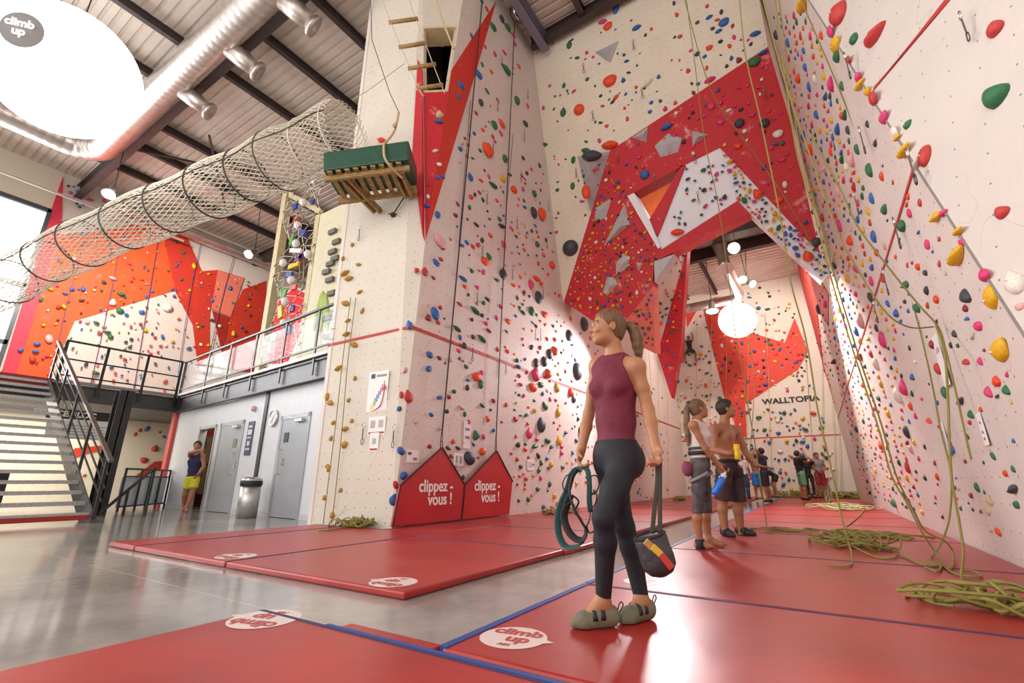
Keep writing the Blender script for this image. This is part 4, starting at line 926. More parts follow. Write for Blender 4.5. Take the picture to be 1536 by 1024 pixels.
# ================================================================ CLIMBING HOLDS
HC = {'o': ('orange', '#e64d22'), 'g': ('green', '#2c6d45'), 'b': ('blue', '#2f66ae'), 'k': ('charcoal', '#3d4048'), 'r': ('red', '#c23a36'),
      'p': ('pink', '#da3b78'), 'y': ('yellow', '#e2ae1a'), 'w': ('cream', '#e9ddd0'), 'm': ('maroon', '#94343a'), 'c': ('tan', '#c9ab86'), 'n': ('mustard', '#b5862a'), 'l': ('lime', '#8fa94a'), 't': ('pale pink', '#e0aaa8')}
HM = {k: mat('hold_'+v[0].replace(' ', '_'), v[1], .5, bump=.25, bscale=60, var=.12, vscale=9) for k, v in HC.items()}
SHN = ['rounded', 'teardrop', 'wedge', 'jug', 'ball', 'oval']
def hold_geo(kind, n=12, m=8):
    vs = []; fs = []
    for i in range(m+1):
        t = PI*i/m
        for k in range(n):
            a = 2*PI*k/n; x, y, z = math.sin(t)*math.cos(a), math.sin(t)*math.sin(a), math.cos(t)
            if kind == 0: x *= .5*(1+.12*math.sin(3*a)); y *= .46*(1+.1*math.cos(2*a)); z *= .34
            elif kind == 1: w = .5-.34*max(0, y)-.05; x *= w; y *= .68; z *= .36*(1-.4*y)
            elif kind == 2: x *= .5*(.75-.45*y); y *= .5; z *= .42*(1-.55*max(y, -.3)); 
            elif kind == 3: x *= .58*(1+.14*abs(math.cos(a))); y *= .36*(1-.35*abs(x)); z *= .42*(1+.35*(y < 0)); y -= .12*z
            elif kind == 4: x *= .5; y *= .5; z *= .46
            else: x *= .36; y *= .58; z *= .34
            if z < 0: z *= .12
            vs.append((x, y, z))
    for i in range(m): fs += [(i*n+k, (i+1)*n+k, (i+1)*n+(k+1) % n, i*n+(k+1) % n) for k in range(n)]
    return vs, fs
HOLDME = []
for k in range(6):
    vs, fs = hold_geo(k, 18, 12); me = bpy.data.meshes.new('climbing_hold'); me.from_pydata(vs, [], fs); me.materials.append(HM['o']); me.shade_smooth(); HOLDME.append(me)
LOWG = [hold_geo(k, 7, 4) for k in range(6)]
SURF = {'N': (NFP, 'tower face'), 'L': (LWP, 'left wall'), 'A': (ARP, 'beige wall'), 'D': (ARP, 'red arch'), 'Q': (ARP, 'white arch band'), 'R': (RWP, 'right wall'), 'P': (NRP, 'near right panel'), 'B': (BKP, 'back wall'), 'W': (WWP, 'orange wall'), 'C': (CHP, 'tower chamfer'), 'G': (LGP, 'hanging leg')}
H = []   # surf, px, py, size_m, colour, shape, angle
rng = random.Random(11)
def pxsize(pl, px, py, s):
    P = pl.at(px, py); return s*proj(P)[2]/FPX
def addh(surf, data, base=9):
    for tok in data.split(';'):
        f = tok.split(',')
        if len(f) < 3: continue
        px, py, c = float(f[0]), float(f[1]), f[2].strip()
        s = float(f[3]) if len(f) > 3 else base
        sh = int(f[4]) if len(f) > 4 else rng.choice([0, 0, 1, 2, 3, 5])
        H.append([surf, px, py, pxsize(SURF[surf][0], px, py, s), c, sh, rng.uniform(-.5, .5)])
addh('N', '529,367,n;515,388,n;538,397,n;518,410,n,13,3;524,418,n,13,3;540,438,n;519,455,n,13,3;544,466,n;522,481,n;520,501,n,11,3;532,517,n,12,3;508,552,n,11,3;533,567,n;491,595,n,11,5;496,604,n,11,3;523,600,n;528,631,n;500,634,n;518,643,n,11,3;497,657,n;517,667,n,13,0;491,699,n;493,703,n;511,735,n;487,746,n;499,772,n,11;625,405,r,10,2;614,487,b,12,1;607,555,t;602,592,r,10,5;599,613,b,9,4;573,211,o,13,3', 9)
addh('L', '637,407,r,11,1;656,322,b,11,5;659,362,t,20,0;664,371,m;683,323,m;654,394,b,11;661,389,r;652,470,b,17,5;660,461,r;642,476,m,11,2;657,484,r;644,532,b,10,4;659,537,m;643,553,b,10;612,594,r,15,1;647,622,b;624,632,t;601,676,b,11,4;644,669,m;689,456,r;685,493,g,10;690,506,b;696,518,k,10;688,526,p;699,550,g;694,418,b,10;697,430,o;707,406,g;692,368,b;700,364,b;709,370,r;717,367,r;714,337,k;723,360,k;735,353,o;727,392,o,13,4;733,385,g,10;725,408,p;754,410,k,14,1;745,420,g;731,449,k;725,454,g;712,466,g,12,3;723,473,k;716,431,p;729,485,p;733,496,m;709,505,k;722,508,g,11;751,460,p;762,482,o,10;786,439,m;796,427,p,14,5;807,446,k,18,5;804,418,o,11;827,397,o,13,2;755,367,p,11;749,329,g;752,339,k,10;770,428,o;797,466,g,12;817,472,o,12;761,527,o;775,540,g;804,544,k,13,5;816,542,k,14,5;824,531,k,14,5;831,526,o,14,2;853,503,k,16,5;875,486,k,20,5;865,557,k,24,5;803,561,p,17,1;821,560,o,15,2;799,581,o,16,0;811,577,g,11;835,581,y,12,5;855,588,o,13;860,598,k,11;817,609,g,12;837,618,y,12;811,637,k,20,5;793,649,p,13,1;805,659,r;821,661,g,11;838,660,y,11;871,649,k,16,5;715,565,o,16,0;721,576,g,12;701,581,k;722,559,p;681,587,g;673,595,m;670,617,k;692,611,t;697,621,g;723,608,g;740,601,m;759,607,o;731,628,o;703,633,p;713,652,g,14,2;725,655,p;679,662,o;687,672,k;723,677,o,11,4;703,687,k,18,4;672,672,k;677,684,r;694,716,k;605,713,b,11,4;593,727,r,10;590,749,b,13,1;788,674,o;789,718,r,8;781,700,k;811,694,g;826,696,y,10;822,702,b,6;824,726,g,9;831,744,y,9;815,760,b', 8)
addh('L', '717,112,b,13,0;726,42,r;730,14,r;722,2,b;761,42,g,12;752,28,k,10;739,41,g,12;707,54,b;772,66,p;769,53,p;742,81,r;756,79,p;727,70,p;758,105,g,12,3;730,137,g;721,154,k,11;775,151,g,13,5;723,97,g;737,108,o;711,200,b;714,170,r;741,187,g,12;752,186,o,12,0;724,195,o;731,224,o,20,1;720,226,g;739,205,r;751,200,p;757,238,g,12;690,223,b,9;702,218,r;700,234,r;688,242,t;705,265,b,10;721,271,o;739,278,g,11;753,268,y,11;733,265,p;719,289,r;712,292,k;706,295,o,9;724,300,k;745,301,p;770,284,o,13,2;764,262,k;704,311,g;686,306,m;788,186,k,10;791,159,p;778,100,o;784,237,k;809,248,g;819,219,g,12,3;801,290,g,10;800,319,k,16,5;812,321,o,20,5;767,343,p;797,346,g;805,366,g,10;691,129,b,12,0;687,146,b,9;663,265,b,9;656,267,b,9', 7)
addh('C', '658,183,b,11,3;659,172,c,15,2;659,247,w,9;653,227,w,9;639,309,b,10,3;642,295,w,9;643,277,r,6', 8)
addh('A', '862,31,o,13,3;872,34,k;904,33,p,11;912,40,o,14,0;924,14,b,13;955,42,b,11,3;843,48,g,9,5;854,67,g,10;880,79,p;866,87,g;881,119,g;940,92,b;915,122,o,21,0;935,120,b,9;943,109,k,6;869,165,o,17,4;924,146,o,9;919,153,k;861,137,p;904,159,p,6;901,144,k,6;977,154,b;988,115,b,8;972,124,w,13,3;998,163,p,9;1013,154,o,8;941,178,p;937,162,o,6;910,189,o;901,184,k,6;915,218,o,20,3;899,211,p,8;879,226,g,12,3;888,234,k,24,3;845,168,g,11,1;860,240,g,10;859,279,g,10;894,254,p,9;879,288,o,18,5;873,302,p;856,372,k,25,4;1015,22,o;1011,5,k;1061,9,p;1082,18,k,8;1064,26,b,9;1076,30,o;1086,34,b,15,0;1099,39,m;1046,34,m;1078,47,b,9;1069,43,k;1101,56,p,8;1133,51,b,12,3;1064,72,o,10;1094,69,o;1020,55,p,8;1036,76,p,6;1046,81,k,9;1057,85,b;1097,87,b;1108,90,m,10;1090,99,k;1060,102,o;1032,106,p,9;1047,126,b;1065,120,p,13,3;1040,139,m;846,128,g;858,60,k,5;833,400,k,5;829,342,g;836,285,g', 7)
addh('D', '1131,93,g,17,0;1144,79,b,10;1067,160,p,11,0;1081,153,p,9;1056,174,p;1081,183,p,11,0;1109,185,k,14,4;1147,185,k,14,4;1117,197,w,8,4;1167,201,w,14,0;1129,172,p,9;1143,119,w;1107,219,o,11;1087,217,y,8;1174,214,g;1173,240,p,8;1000,190,b,14,3;1009,184,o;998,209,o,8;967,262,b,14,4;964,249,o;928,282,y,7;927,273,b;909,270,w;1168,300,o,14;1104,200,k,6', 7)
addh('Q', '1224,363,k,14,4;1136,290,o,17,2;1095,242,y,9;1104,274,b;1116,300,g,9;1124,285,y;1055,255,g,8;1056,285,k,8;1087,295,k,9;1016,348,o,15,3;1040,300,g,6;1211,383,o,17,2;1131,302,p;1160,330,y;1178,350,b;1193,372,b,9', 7)
addh('R', '1392,365,p,12,0;1440,382,y,30,3;1479,411,p,21,2;1451,443,k,22,2;1490,447,y,32,0;1504,525,y,38,0;1469,489,p,18,0;1497,571,o,17,2;1451,542,r,12;1433,500,k,11,2;1460,505,c,9;1408,553,r,16,5;1406,448,o,13,2;1391,436,k,13,0;1378,399,o,11,2;1389,409,k,11;1377,462,g,17,0;1360,426,g,15,3;1309,401,b,12,0;1331,392,b,8;1344,385,o,8;1326,509,p,19,1;1316,492,k,11,5;1307,445,k,14;1308,421,p,12,1;1346,469,b,13,2;1352,482,b,9;1330,479,o,8;1344,496,p,8;1293,481,t,22,5;1286,497,b,14,5;1316,546,w,17,5;1308,531,r,12,5;1319,565,y,10;1286,644,k,10;1252,542,k,10,3;1229,464,k,14,5;1239,456,p,13,0;1370,565,b,11;1357,580,p,20,1;1349,593,w,22,5;1369,590,k;1367,609,o,12,5;1374,623,p,9;1419,589,g,17,5;1443,601,k,14,3;1458,621,g,13,2;1407,604,b,9;1395,630,o,10;1362,648,k,17,5;1388,670,k;1430,673,b,11;1453,670,k,7;1491,684,g,11;1509,710,o,11;1407,715,o,10,5;1379,688,p;1356,679,y,8;1350,694,g,10;1389,716,k,6;1331,652,g;1342,661,y;1350,641,y;1334,621,y,12,5;1329,612,y,9;1337,607,b,9;1319,597,g,11;1374,542,w,8;1338,551,k;1362,717,y,10,5;1357,742,g,12,0;1372,730,m;1378,742,b;1380,755,y,8;1404,746,p,7;1415,775,k,7;1388,716,k;1433,731,b,8;1439,732,c,7;1467,731,g,13;1522,733,k,18,3;1526,757,g,14;1499,798,o,13;1487,795,c,9;1379,687,p', 8)
addh('R', '1264,129,g,12;1287,224,g,14,5;1306,255,g,19,5;1328,314,g,17,0;1355,337,g,19,2;1309,297,b,13,1;1288,329,b,12,0;1277,320,k;1324,265,o,12,0;1363,295,o,10;1365,319,p,12,1;1392,366,p,13;1407,324,y,20,3;1416,319,p,14,3;1439,346,y,15,3;1444,363,p,13,0;1439,379,y,16,3;1217,223,o,17,2;1199,116,o,14,2;1224,119,w,13,0;1209,101,b,12,5;1233,53,o,12,5;1165,52,k,13,5;1183,64,b,12;1226,172,b,13,5;1250,205,b,9;1263,228,b,9;1269,172,g,11;1264,172,o,12,2;1273,195,k,12,5;1302,186,k,10;1314,215,k,11;1270,249,w,10;1246,144,k,10;1240,144,b,10;1260,337,p,17,1;1277,360,o,16,2;1235,325,r,12,2;1221,362,k,14,4;1257,84,g,19,0;1247,47,p,17,5;1255,67,y,24,0;1208,2,y,24,3;1274,89,r,11,5;1289,114,p,15,2;1292,126,y,17,3;1302,137,y,14;1311,146,r,19,1;1327,176,p,20,0;1343,197,w,16,5;1347,206,y,11,3;1359,225,y,22,3;1375,246,w,15,3', 8)
addh('P', '1259,19,r,36,1;1316,52,r,30,3;1283,57,g,18,2;1495,41,r,28,2;1495,142,g,42,2;1362,187,g,15,0;1389,234,r,29,5;1504,317,r,24,2;1523,422,w,32,1;1530,460,t,14,0', 12)
addh('W', '183,147,g;52,401,t;62,449,g,7;182,441,g,9,3;180,466,g,10,0;169,417,t,9;169,453,w,11;162,498,g,7;166,505,g,8;108,433,b,8;125,433,b,7;56,516,b,8;54,527,b,7;49,539,r,9;74,508,t,12;32,525,b,8;144,559,g,8;145,484,g,7;190,472,b;213,468,b,8;228,437,b;265,398,b;291,399,y,9;285,435,y;220,445,b;354,380,b,8;345,432,b,8;318,450,b;350,500,y,8;373,458,y;251,461,w,13,4;318,480,k,6;259,512,y', 6)
def inpoly(x, y, P):
    c = False; j = len(P)-1
    for i in range(len(P)):
        if (P[i][1] > y) != (P[j][1] > y) and x < (P[j][0]-P[i][0])*(y-P[i][1])/(P[j][1]-P[i][1])+P[i][0]: c = not c
        j = i
    return c
def fill(surf, poly, n, lo, hi, cols, mind=3.5):
    xs_ = [p[0] for p in poly]; ys_ = [p[1] for p in poly]; k = 0; tries = 0; pl = SURF[surf][0]
    mine = [(h[1], h[2], h[3]/proj(SURF[h[0]][0].at(h[1], h[2]))[2]*FPX) for h in H if h[0] in (surf, 'A', 'D', 'Q')]
    while k < n and tries < n*30:
        tries += 1; x = rng.uniform(min(xs_), max(xs_)); y = rng.uniform(min(ys_), max(ys_))
        if not inpoly(x, y, poly): continue
        s = lo*(hi/lo)**(rng.random()**1.6); pr = s*FPX/proj(pl.at(x, y))[2]
        if surf == 'B' and 1140 < x < 1225 and 588 < y < 612: continue
        if any((x-a)**2+(y-b)**2 < (max(mind, .55*(pr+c)))**2 for a, b, c in mine): continue
        mine.append((x, y, pr)); H.append([surf, x, y, s, rng.choice(cols), rng.choice([0, 0, 1, 2, 3, 5]), rng.uniform(-.8, .8)]); k += 1
MIX = 'oggbbkkrppyytm'
fill('L', [(775, 250), (815, 250), (842, 460), (870, 480), (1000, 600), (1003, 745), (870, 765), (775, 775), (770, 500)], 330, .07, .15, 'gbkoppyyorbtg')
fill('L', [(650, 370), (720, 100), (780, 90), (790, 400), (780, 750), (620, 690), (630, 500)], 70, .05, .1, 'mkgbptr')
fill('A', [(805, 70), (1030, 5), (1150, 65), (920, 222), (880, 330), (846, 440), (830, 380)], 70, .06, .13, 'oggbkppm')
fill('D', [(918, 240), (941, 300), (986, 375), (975, 430), (940, 474), (892, 478), (849, 450)], 230, .06, .13, 'yyyybbopwgkyk', 4)
fill('D', [(925, 228), (1150, 80), (1222, 370), (1080, 222), (1025, 244), (945, 285)], 50, .07, .15, 'pppwkob')
fill('D', [(945, 478), (978, 432), (982, 525), (950, 500)], 22, .07, .12, 'ybogkp')
fill('Q', [(1085, 230), (1228, 380), (1242, 404), (1232, 418), (1128, 320), (1106, 298)], 90, .07, .15, 'yybbgopk')
fill('Q', [(1077, 225), (1105, 296), (1000, 365), (1030, 250)], 26, .07, .12, 'kgbpr')
fill('G', [(984, 395), (1030, 372), (1007, 590), (986, 528)], 50, .08, .15, 'ybogkp')
fill('R', [(1160, 20), (1215, 20), (1290, 250), (1340, 480), (1370, 640), (1385, 770), (1300, 740), (1262, 600), (1245, 440), (1225, 350)], 560, .07, .16, 'ggbbkoppyyrryt', 3.2)
fill('R', [(1225, 60), (1300, 170), (1370, 280), (1450, 420), (1520, 520), (1530, 760), (1400, 780), (1340, 460)], 60, .035, .09, 'gbkoprcm')
fill('R', [(1190, 390), (1232, 425), (1225, 520), (1250, 600), (1258, 735), (1262, 735), (1240, 420)], 60, .08, .16, 'ybogkp', 3)
fill('B', [(1030, 500), (1050, 470), (1100, 450), (1165, 415), (1195, 470), (1215, 540), (1255, 690), (1255, 735), (1010, 742), (1008, 620)], 430, .10, .24, 'ybogkpbgw', 3.2)
fill('W', [(40, 560), (95, 350), (160, 345), (240, 330), (310, 400), (400, 420), (390, 545), (310, 560), (270, 590), (120, 580)], 280, .09, .22, 'ggbboppyywtkr', 4)
fill('W', [(100, 275), (160, 300), (235, 335), (120, 350), (95, 345)], 26, .1, .25, 'gbkp')
SURF['U'] = (Plane((-19.98, 0, 0), (1, 0, 0)), 'boulder wall')
addh('U', '203,651,r;210,645,r;221,643,b,8;232,672,r,10,2;216,690,r,10,0;246,655,b,5;240,648,r,4;127,713,r,5', 6)
def hmatrix(h):
    pl, nm = SURF[h[0]]; off = {'D': .03, 'Q': .05, 'G': .02}.get(h[0], .0)
    if h[0] == 'W': off = .09
    if h[0] == 'R' and h[2] > 380 and h[1] < 1255: off = .02
    if h[0] == 'B': off = .035
    if h[0] == 'A' and 868 < h[1] < 912 and 227 < h[2] < 320: off = .42
    P = pl.at(h[1], h[2], off); n_ = pl.n; up = (Vector((0, 0, 1))-n_*n_.z).normalized(); x = up.cross(n_)
    c, s = math.cos(h[6]), math.sin(h[6]); X = x*c+up*s; Y = up*c-x*s; k = h[3]
    if h[0] in 'LR' and h[0] != 'P': X = X+x*(X.dot(x)*.45); Y = Y+x*(Y.dot(x)*.45)
    return P, Matrix(((X.x*k, Y.x*k, n_.x*k, P.x), (X.y*k, Y.y*k, n_.y*k, P.y), (X.z*k, Y.z*k, n_.z*k, P.z), (0, 0, 0, 1)))
for h in H: h.append(h[3]*FPX/proj(SURF[h[0]][0].at(h[1], h[2]))[2])
H.sort(key=lambda h: -h[7])
IND, REST = H[:300], H[300:]
def sz(h): return 'huge' if h[7] > 28 else 'big' if h[7] > 15 else 'medium' if h[7] > 10.5 else 'small'
used = set()
def desc(h): return '%s %s %s' % (sz(h), HC[h[4]][0], SHN[h[5]])
def rel(h, g):
    dx, dy = h[1]-g[1], h[2]-g[2]
    if abs(dy) > abs(dx): return 'above' if dy < 0 else 'below'
    return 'left of' if dx < 0 else 'right of'
def zone(py): return 'high on' if py < 300 else 'halfway up' if py < 560 else 'low on'
def hlabel(h, noun='hold'):
    near = sorted([g for g in IND if g is not h], key=lambda g: (g[1]-h[1])**2+(g[2]-h[2])**2)[:6]
    pre = desc(h)+' hold' if noun == 'hold' else noun
    for g in near:
        s = '%s %s the %s, %s a %s %s' % (pre, zone(h[2]), SURF[h[0]][1], rel(h, g), HC[g[4]][0], SHN[g[5]])
        s += ' one' if len(s.split()) < 16 and noun == 'hold' else ''
        if noun != 'hold': s += ' hold'
        if s not in used: used.add(s); return s
    used.add(s); return s
BOLT = MB(); BOLT.cyl((0, 0, .30), (0, 0, .36), .07, n=10); bolt_me = None
for h in IND:
    P, M = hmatrix(h)
    o = bpy.data.objects.new('climbing_hold', HOLDME[h[5]]); COL.objects.link(o); o.matrix_world = M
    o.material_slots[0].link = 'OBJECT'; o.material_slots[0].material = HM[h[4]]
    tag(o, hlabel(h), 'climbing hold', 'climbing holds on the '+SURF[h[0]][1])
    if h[0] == 'P' or h[7] > 24:
        if bolt_me is None:
            b_ = MB(); b_.cyl((0, 0, .30), (0, 0, .40), .05, n=12); b_.cyl((0, 0, .40), (0, 0, .405), .028, n=8, mi=1); bolt_me = b_.mesh('bolt', [WHITE, BLACK])
        c = bpy.data.objects.new('bolt', bolt_me); COL.objects.link(c); c.parent = o
mb = MB(); keys = list(HC)
for h in REST:
    P, M = hmatrix(h); vs, fs = LOWG[h[5]]; mb._add([M @ Vector(v) for v in vs], fs, keys.index(h[4]))
tag(obj('climbing_hold', mb, [HM[k] for k in keys], smooth=True), 'many small multicoloured climbing holds scattered over all the walls', 'climbing hold', kind='stuff')

# ---------------------------------------------------------------- quickdraws
QS = [('L', 716, 446), ('L', 724, 375), ('L', 709, 529), ('L', 759, 549), ('L', 769, 409), ('L', 776, 334), ('L', 782, 264), ('L', 787, 203), ('L', 792, 141), ('L', 753, 90), ('L', 747, 158), ('L', 740, 221), ('L', 731, 296), ('L', 815, 439), ('L', 811, 501), ('L', 821, 364), ('L', 823, 309), ('A', 875, 102), ('A', 950, 67), ('A', 963, 139), ('A', 889, 173), ('A', 864, 259), ('D', 1042, 236), ('D', 982, 268), ('D', 926, 236), ('Q', 1047, 296), ('D', 1147, 139), ('R', 1284, 304), ('R', 1249, 210), ('R', 1293, 210), ('R', 1271, 98), ('R', 1345, 349), ('R', 1367, 249), ('R', 1328, 422), ('R', 1313, 467), ('P', 1446, 39), ('N', 539, 349), ('N', 544, 650), ('N', 590, 654)]
def ring(c, u, v, a, b, r, mb, n=10): mb.tube([c+u*math.cos(2*PI*i/n)*a+v*math.sin(2*PI*i/n)*b for i in range(n)], r, 5, closed=True)
q0 = None
for s, px, py in QS:
    pl = SURF[s][0]; P = pl.at(px, py, .06)
    if q0 is None:
        q0 = thing('quickdraw', '', 'quickdraw', P, 'quickdraws on the walls'); x, z = Vector((0, 1, 0)), Vector((0, 0, 1))
        b_ = MB(); ring(P+z*.13, x, z, .028, .05, .006, b_); obj('upper_carabiner', b_, CHROME, q0, True)
        b_ = MB(); b_.beam(P+z*.09, P-z*.09, .02, .008); obj('sling', b_, mat('sling_brown', '#6a5a4a', .8), q0)
        b_ = MB(); ring(P-z*.13, x, z, .028, .05, .006, b_); obj('lower_carabiner', b_, mat('biner_grey', '#5f5f63', .3, .9), q0, True); o = q0
    else: o = dup(q0, P)
    if s in 'AD' or s == 'Q' or s == 'N': o.rotation_euler = (0, 0, PI/2)
    if s == 'P': o.scale = (.8,)*3
    o['label'] = hlabel([s, px, py, 0, 'k', 0, 0, 5], 'quickdraw')

# ================================================================ ROPES
OLV = mat('olive_rope', '#8d8440', .75, bump=.4, bscale=200); OLP = mat('pale_olive_rope', '#b9b382', .75, bump=.4, bscale=200)
def rope(pts, r, label, m_=OLV, n=6, name='climbing_rope', grp='olive climbing ropes', k=6):
    P = spline(pts, k); mb = MB(); mb.tube(P, r, n); return tag(obj(name, mb, m_, loc=pts[0], smooth=True), label, 'rope', grp)
def vp(X0, k=.05): return Plane((X0, 0, 0), (-1, 0, -k))
A_ = lambda pl, L_: [pl.at(x, y) for x, y in L_]
F_ = lambda L_, z=.064: [PZ(x, y, z) for x, y in L_]
dz = lambda x, y: depth(PZ(x, y, .06))
def hang(L_, d): return [PD(x, y, d) for x, y in L_]
KN = depth(RWP.at(1407, 490, .05)); d1, d2, d3 = dz(1402, 832), dz(1409, 838), dz(1432, 838)
rope(hang([(1193, -20), (1262, 142), (1311, 270), (1347, 362), (1368, 449), (1385, 516), (1400, 585), (1411, 644), (1426, 707), (1425, 771), (1413, 812), (1402, 830)], d1)+F_([(1396, 836), (1400, 845), (1412, 846), (1406, 856), (1388, 850)]), .0075, 'olive rope down the near right wall crossing the bunched ropes, curled at its foot')
rope(hang([(1160, -20), (1189, 195), (1211, 285), (1227, 340), (1246, 415), (1280, 527), (1317, 640), (1337, 712), (1362, 757), (1384, 800), (1407, 834)], d2)+F_([(1420, 852), (1440, 862), (1471, 864), (1462, 857), (1440, 856)]), .0075, 'left strand of the parallel pair of olive ropes along the right wall')
rope(hang([(1166, -20), (1195, 195), (1216, 285), (1232, 340), (1252, 415), (1286, 527), (1322, 636), (1344, 712), (1370, 765), (1388, 796), (1418, 812), (1431, 832)], d2)+F_([(1426, 852), (1409, 846), (1390, 843)]), .0075, 'right strand of the parallel pair of olive ropes along the right wall')
rope(hang([(1215, 200), (1259, 281), (1287, 340), (1332, 400), (1377, 456), (1407, 490), (1419, 527), (1437, 602), (1450, 660), (1457, 689)], KN), .0075, 'olive rope with a free end in the air on the right wall')
rope(hang([(1140, -20), (1180, 130), (1254, 340), (1280, 392), (1325, 464), (1362, 490), (1400, 490)], KN), .0075, 'olive rope sagging sideways to the knot on the right wall')
rope([PD(1404, 488, KN)]+hang([(1417, 530), (1422, 600), (1424, 660), (1427, 712), (1431, 740), (1440, 790), (1445, 830)], dz(1442, 864))+F_([(1442, 862), (1444, 876), (1430, 883), (1414, 890), (1390, 886), (1377, 884), (1379, 894), (1398, 903), (1431, 909)]), .0085, 'olive rope from the wall knot to the big coil at the right edge')
rope(hang([(1108, -20), (1117, 75), (1140, 176), (1162, 281), (1173, 340), (1186, 422), (1209, 509), (1227, 617), (1241, 677), (1253, 731), (1266, 790), (1277, 827)], dz(1278, 840))+F_([(1278, 843), (1270, 849), (1242, 848)]), .0075, 'single olive rope hanging mid air whose tail lies flat on the mat')
rope(hang([(1027, -20), (1042, 94), (1057, 210), (1076, 300), (1089, 389), (1097, 450), (1104, 505), (1116, 569), (1121, 604), (1132, 663), (1144, 742), (1150, 790)], dz(1151, 794))+F_([(1151, 797), (1160, 799)]), .0075, 'olive rope hanging in front of the far balloon lamp')
rope(hang([(1022, -20), (1065, 131), (1117, 210), (1170, 285), (1222, 372)], 8.6), .010, 'slanting olive rope across the red arch')
rope(hang([(1142, -20), (1168, 94), (1198, 240), (1232, 380), (1262, 520), (1288, 640), (1301, 720)], dz(1303, 745))+F_([(1303, 745), (1296, 765), (1270, 789)]), .009, 'thin olive rope against the dense part of the right wall')
rope([PY(1120, 500, 12.8), PY(1131, 560, 12.8), PY(1128, 640, 12.8), PY(1122, 700, 12.8)], .009, 'short olive strand below the far balloon lamp')
for k, (x0, x1) in enumerate(((1018, 1022), (1046, 1042), (1068, 1062), (1091, 1086), (1123, 1120), (1232, 1235), (1243, 1254), (1205, 1222), (1148, 1160), (1250, 1262))):
    rope([BKP.at(x0, 470+ (30 if x0 > 1200 else 0), .25), BKP.at((x0+x1)/2, 600, .25), BKP.at(x1, 738, .25)], .012, 'thin rope hanging down the back wall, %s from the left' % ['first', 'second', 'third', 'fourth', 'fifth', 'eighth', 'ninth', 'seventh', 'sixth', 'tenth'][k], OLP, 4, grp='ropes on the back wall', k=3)
for k, (x0, x1) in enumerate(((1000, 1003), (985, 992), (972, 985))):
    rope([LWP.at(x0, 500, .15), LWP.at((x0+x1)/2, 620, .15), LWP.at(x1, 742, .15)], .011, 'thin rope hanging on the far left wall, %s from the right' % ['first', 'second', 'third'][k], OLP, 4, grp='ropes on the far left wall', k=3)
for dx, lab in ((0, 'left'), (8, 'right')):
    rope([NFP.at(526+dx, 446, .07), NFP.at(514+dx, 540, .09), NFP.at(503+dx*1.3, 640, .09), NFP.at(489+dx*1.6, 750, .07), NFP.at(485+dx*1.5, 785, .1)], .0075, lab+' strand of the doubled rope on the mustard holds of the tower face', k=4)
for pts, lab in (([(455, 345), (440, 480), (415, 560)], 'purple line on the orange wall furthest right'), ([(320, 300), (290, 430), (262, 590)], 'purple line on the orange wall, left of the red panels')): pass
PUR = mat('purple_rope', '#6f4b77', .8)
for k, L_ in enumerate(([(130, 350), (100, 460), (76, 570)], [(186, 340), (160, 470), (135, 580)], [(240, 345), (222, 450), (200, 590)], [(305, 350), (285, 440), (262, 600)], [(352, 380), (330, 460), (312, 545)])):
    rope([WWP.at(x, y, .15) for x, y in L_], .016, 'purple rope on the orange wall, %s from the left' % ['first', 'second', 'third', 'fourth', 'last'][k], PUR, 4, grp='purple ropes on the orange wall', k=3)
def pile(c, rx, ry, n, label, seed, m_=OLV, r=.0085, h=.09, ang=0, tails=()):
    g = random.Random(seed); pts = []; c = Vector(c); a = g.uniform(0, 6)
    ox = oy = 0.; q = .5
    for i in range(n*2):
        a += g.uniform(.75, 1.15)
        if i % 6 == 0: t_ = g.uniform(0, 6.28); w_ = g.random()**.6*.72; ox, oy = math.cos(t_)*rx*w_, math.sin(t_)*ry*w_; q = g.uniform(.28, .62)
        x, y = ox+math.cos(a)*rx*q, oy+math.sin(a)*max(ry, rx*.55)*q; y = max(-ry*1.15, min(ry*1.15, y))
        e_ = min(1, (ox/rx)**2+(oy/ry)**2); z = c.z+r+g.random()**1.6*h*(1-.6*e_)
        pts.append(Vector((c.x+x*math.cos(ang)-y*math.sin(ang), c.y+x*math.sin(ang)+y*math.cos(ang), z)))
    for t in tails: pts.append(t)
    mb = MB(); mb.tube(spline(pts, 5), r, 6); return tag(obj('rope_coil', mb, m_, loc=c, smooth=True), label, 'rope coil', 'heaps of rope on the mats')
def pc_(x, y): return PZ(x, y, .052)
pile(pc_(1508, 917), .42, .24, 44, 'big heap of olive rope at the right edge of the photo', 3, r=.009, h=.13)
pile(pc_(1278, 819), .34, .42, 44, 'heap of olive rope in the middle of the right mats', 4, tails=F_([(1306, 832), (1337, 837), (1350, 832), (1381, 845), (1419, 848)]), h=.14)
pile(pc_(1300, 804), .62, .3, 34, 'flat strewn olive rope behind the middle heap', 5, h=.05, tails=F_([(1340, 808), (1366, 810)]))
pile(pc_(1190, 797), .5, .16, 18, 'long loose bundle of olive rope just right of the standing man', 6, h=.05)
pile(pc_(1262, 763), .7, 1.1, 46, 'pale rope heap far down the right mats', 7, OLP, .012, .12)
pile(pc_(1243, 756), .14, .3, 30, 'tall pile of pale green rope near the back group', 8, OLP, .012, .5)
pile(PZ(532, 790, .052), .32, .26, 60, 'heap of olive rope on the mat at the foot of the tower', 9, r=.0085, h=.16, tails=F_([(500, 794), (478, 795)]))
pile(pc_(852, 769), .22, .55, 40, 'heap of rope at the foot of the left wall behind the walking woman', 10, r=.012, h=.1)
pile(pc_(822, 771), .15, .3, 20, 'small heap of rope at the left wall left of the walking woman', 12, r=.012, h=.1)
pile(pc_(1022, 750), .25, .9, 40, 'rope heap at the foot of the far left wall', 13, r=.014, h=.15)
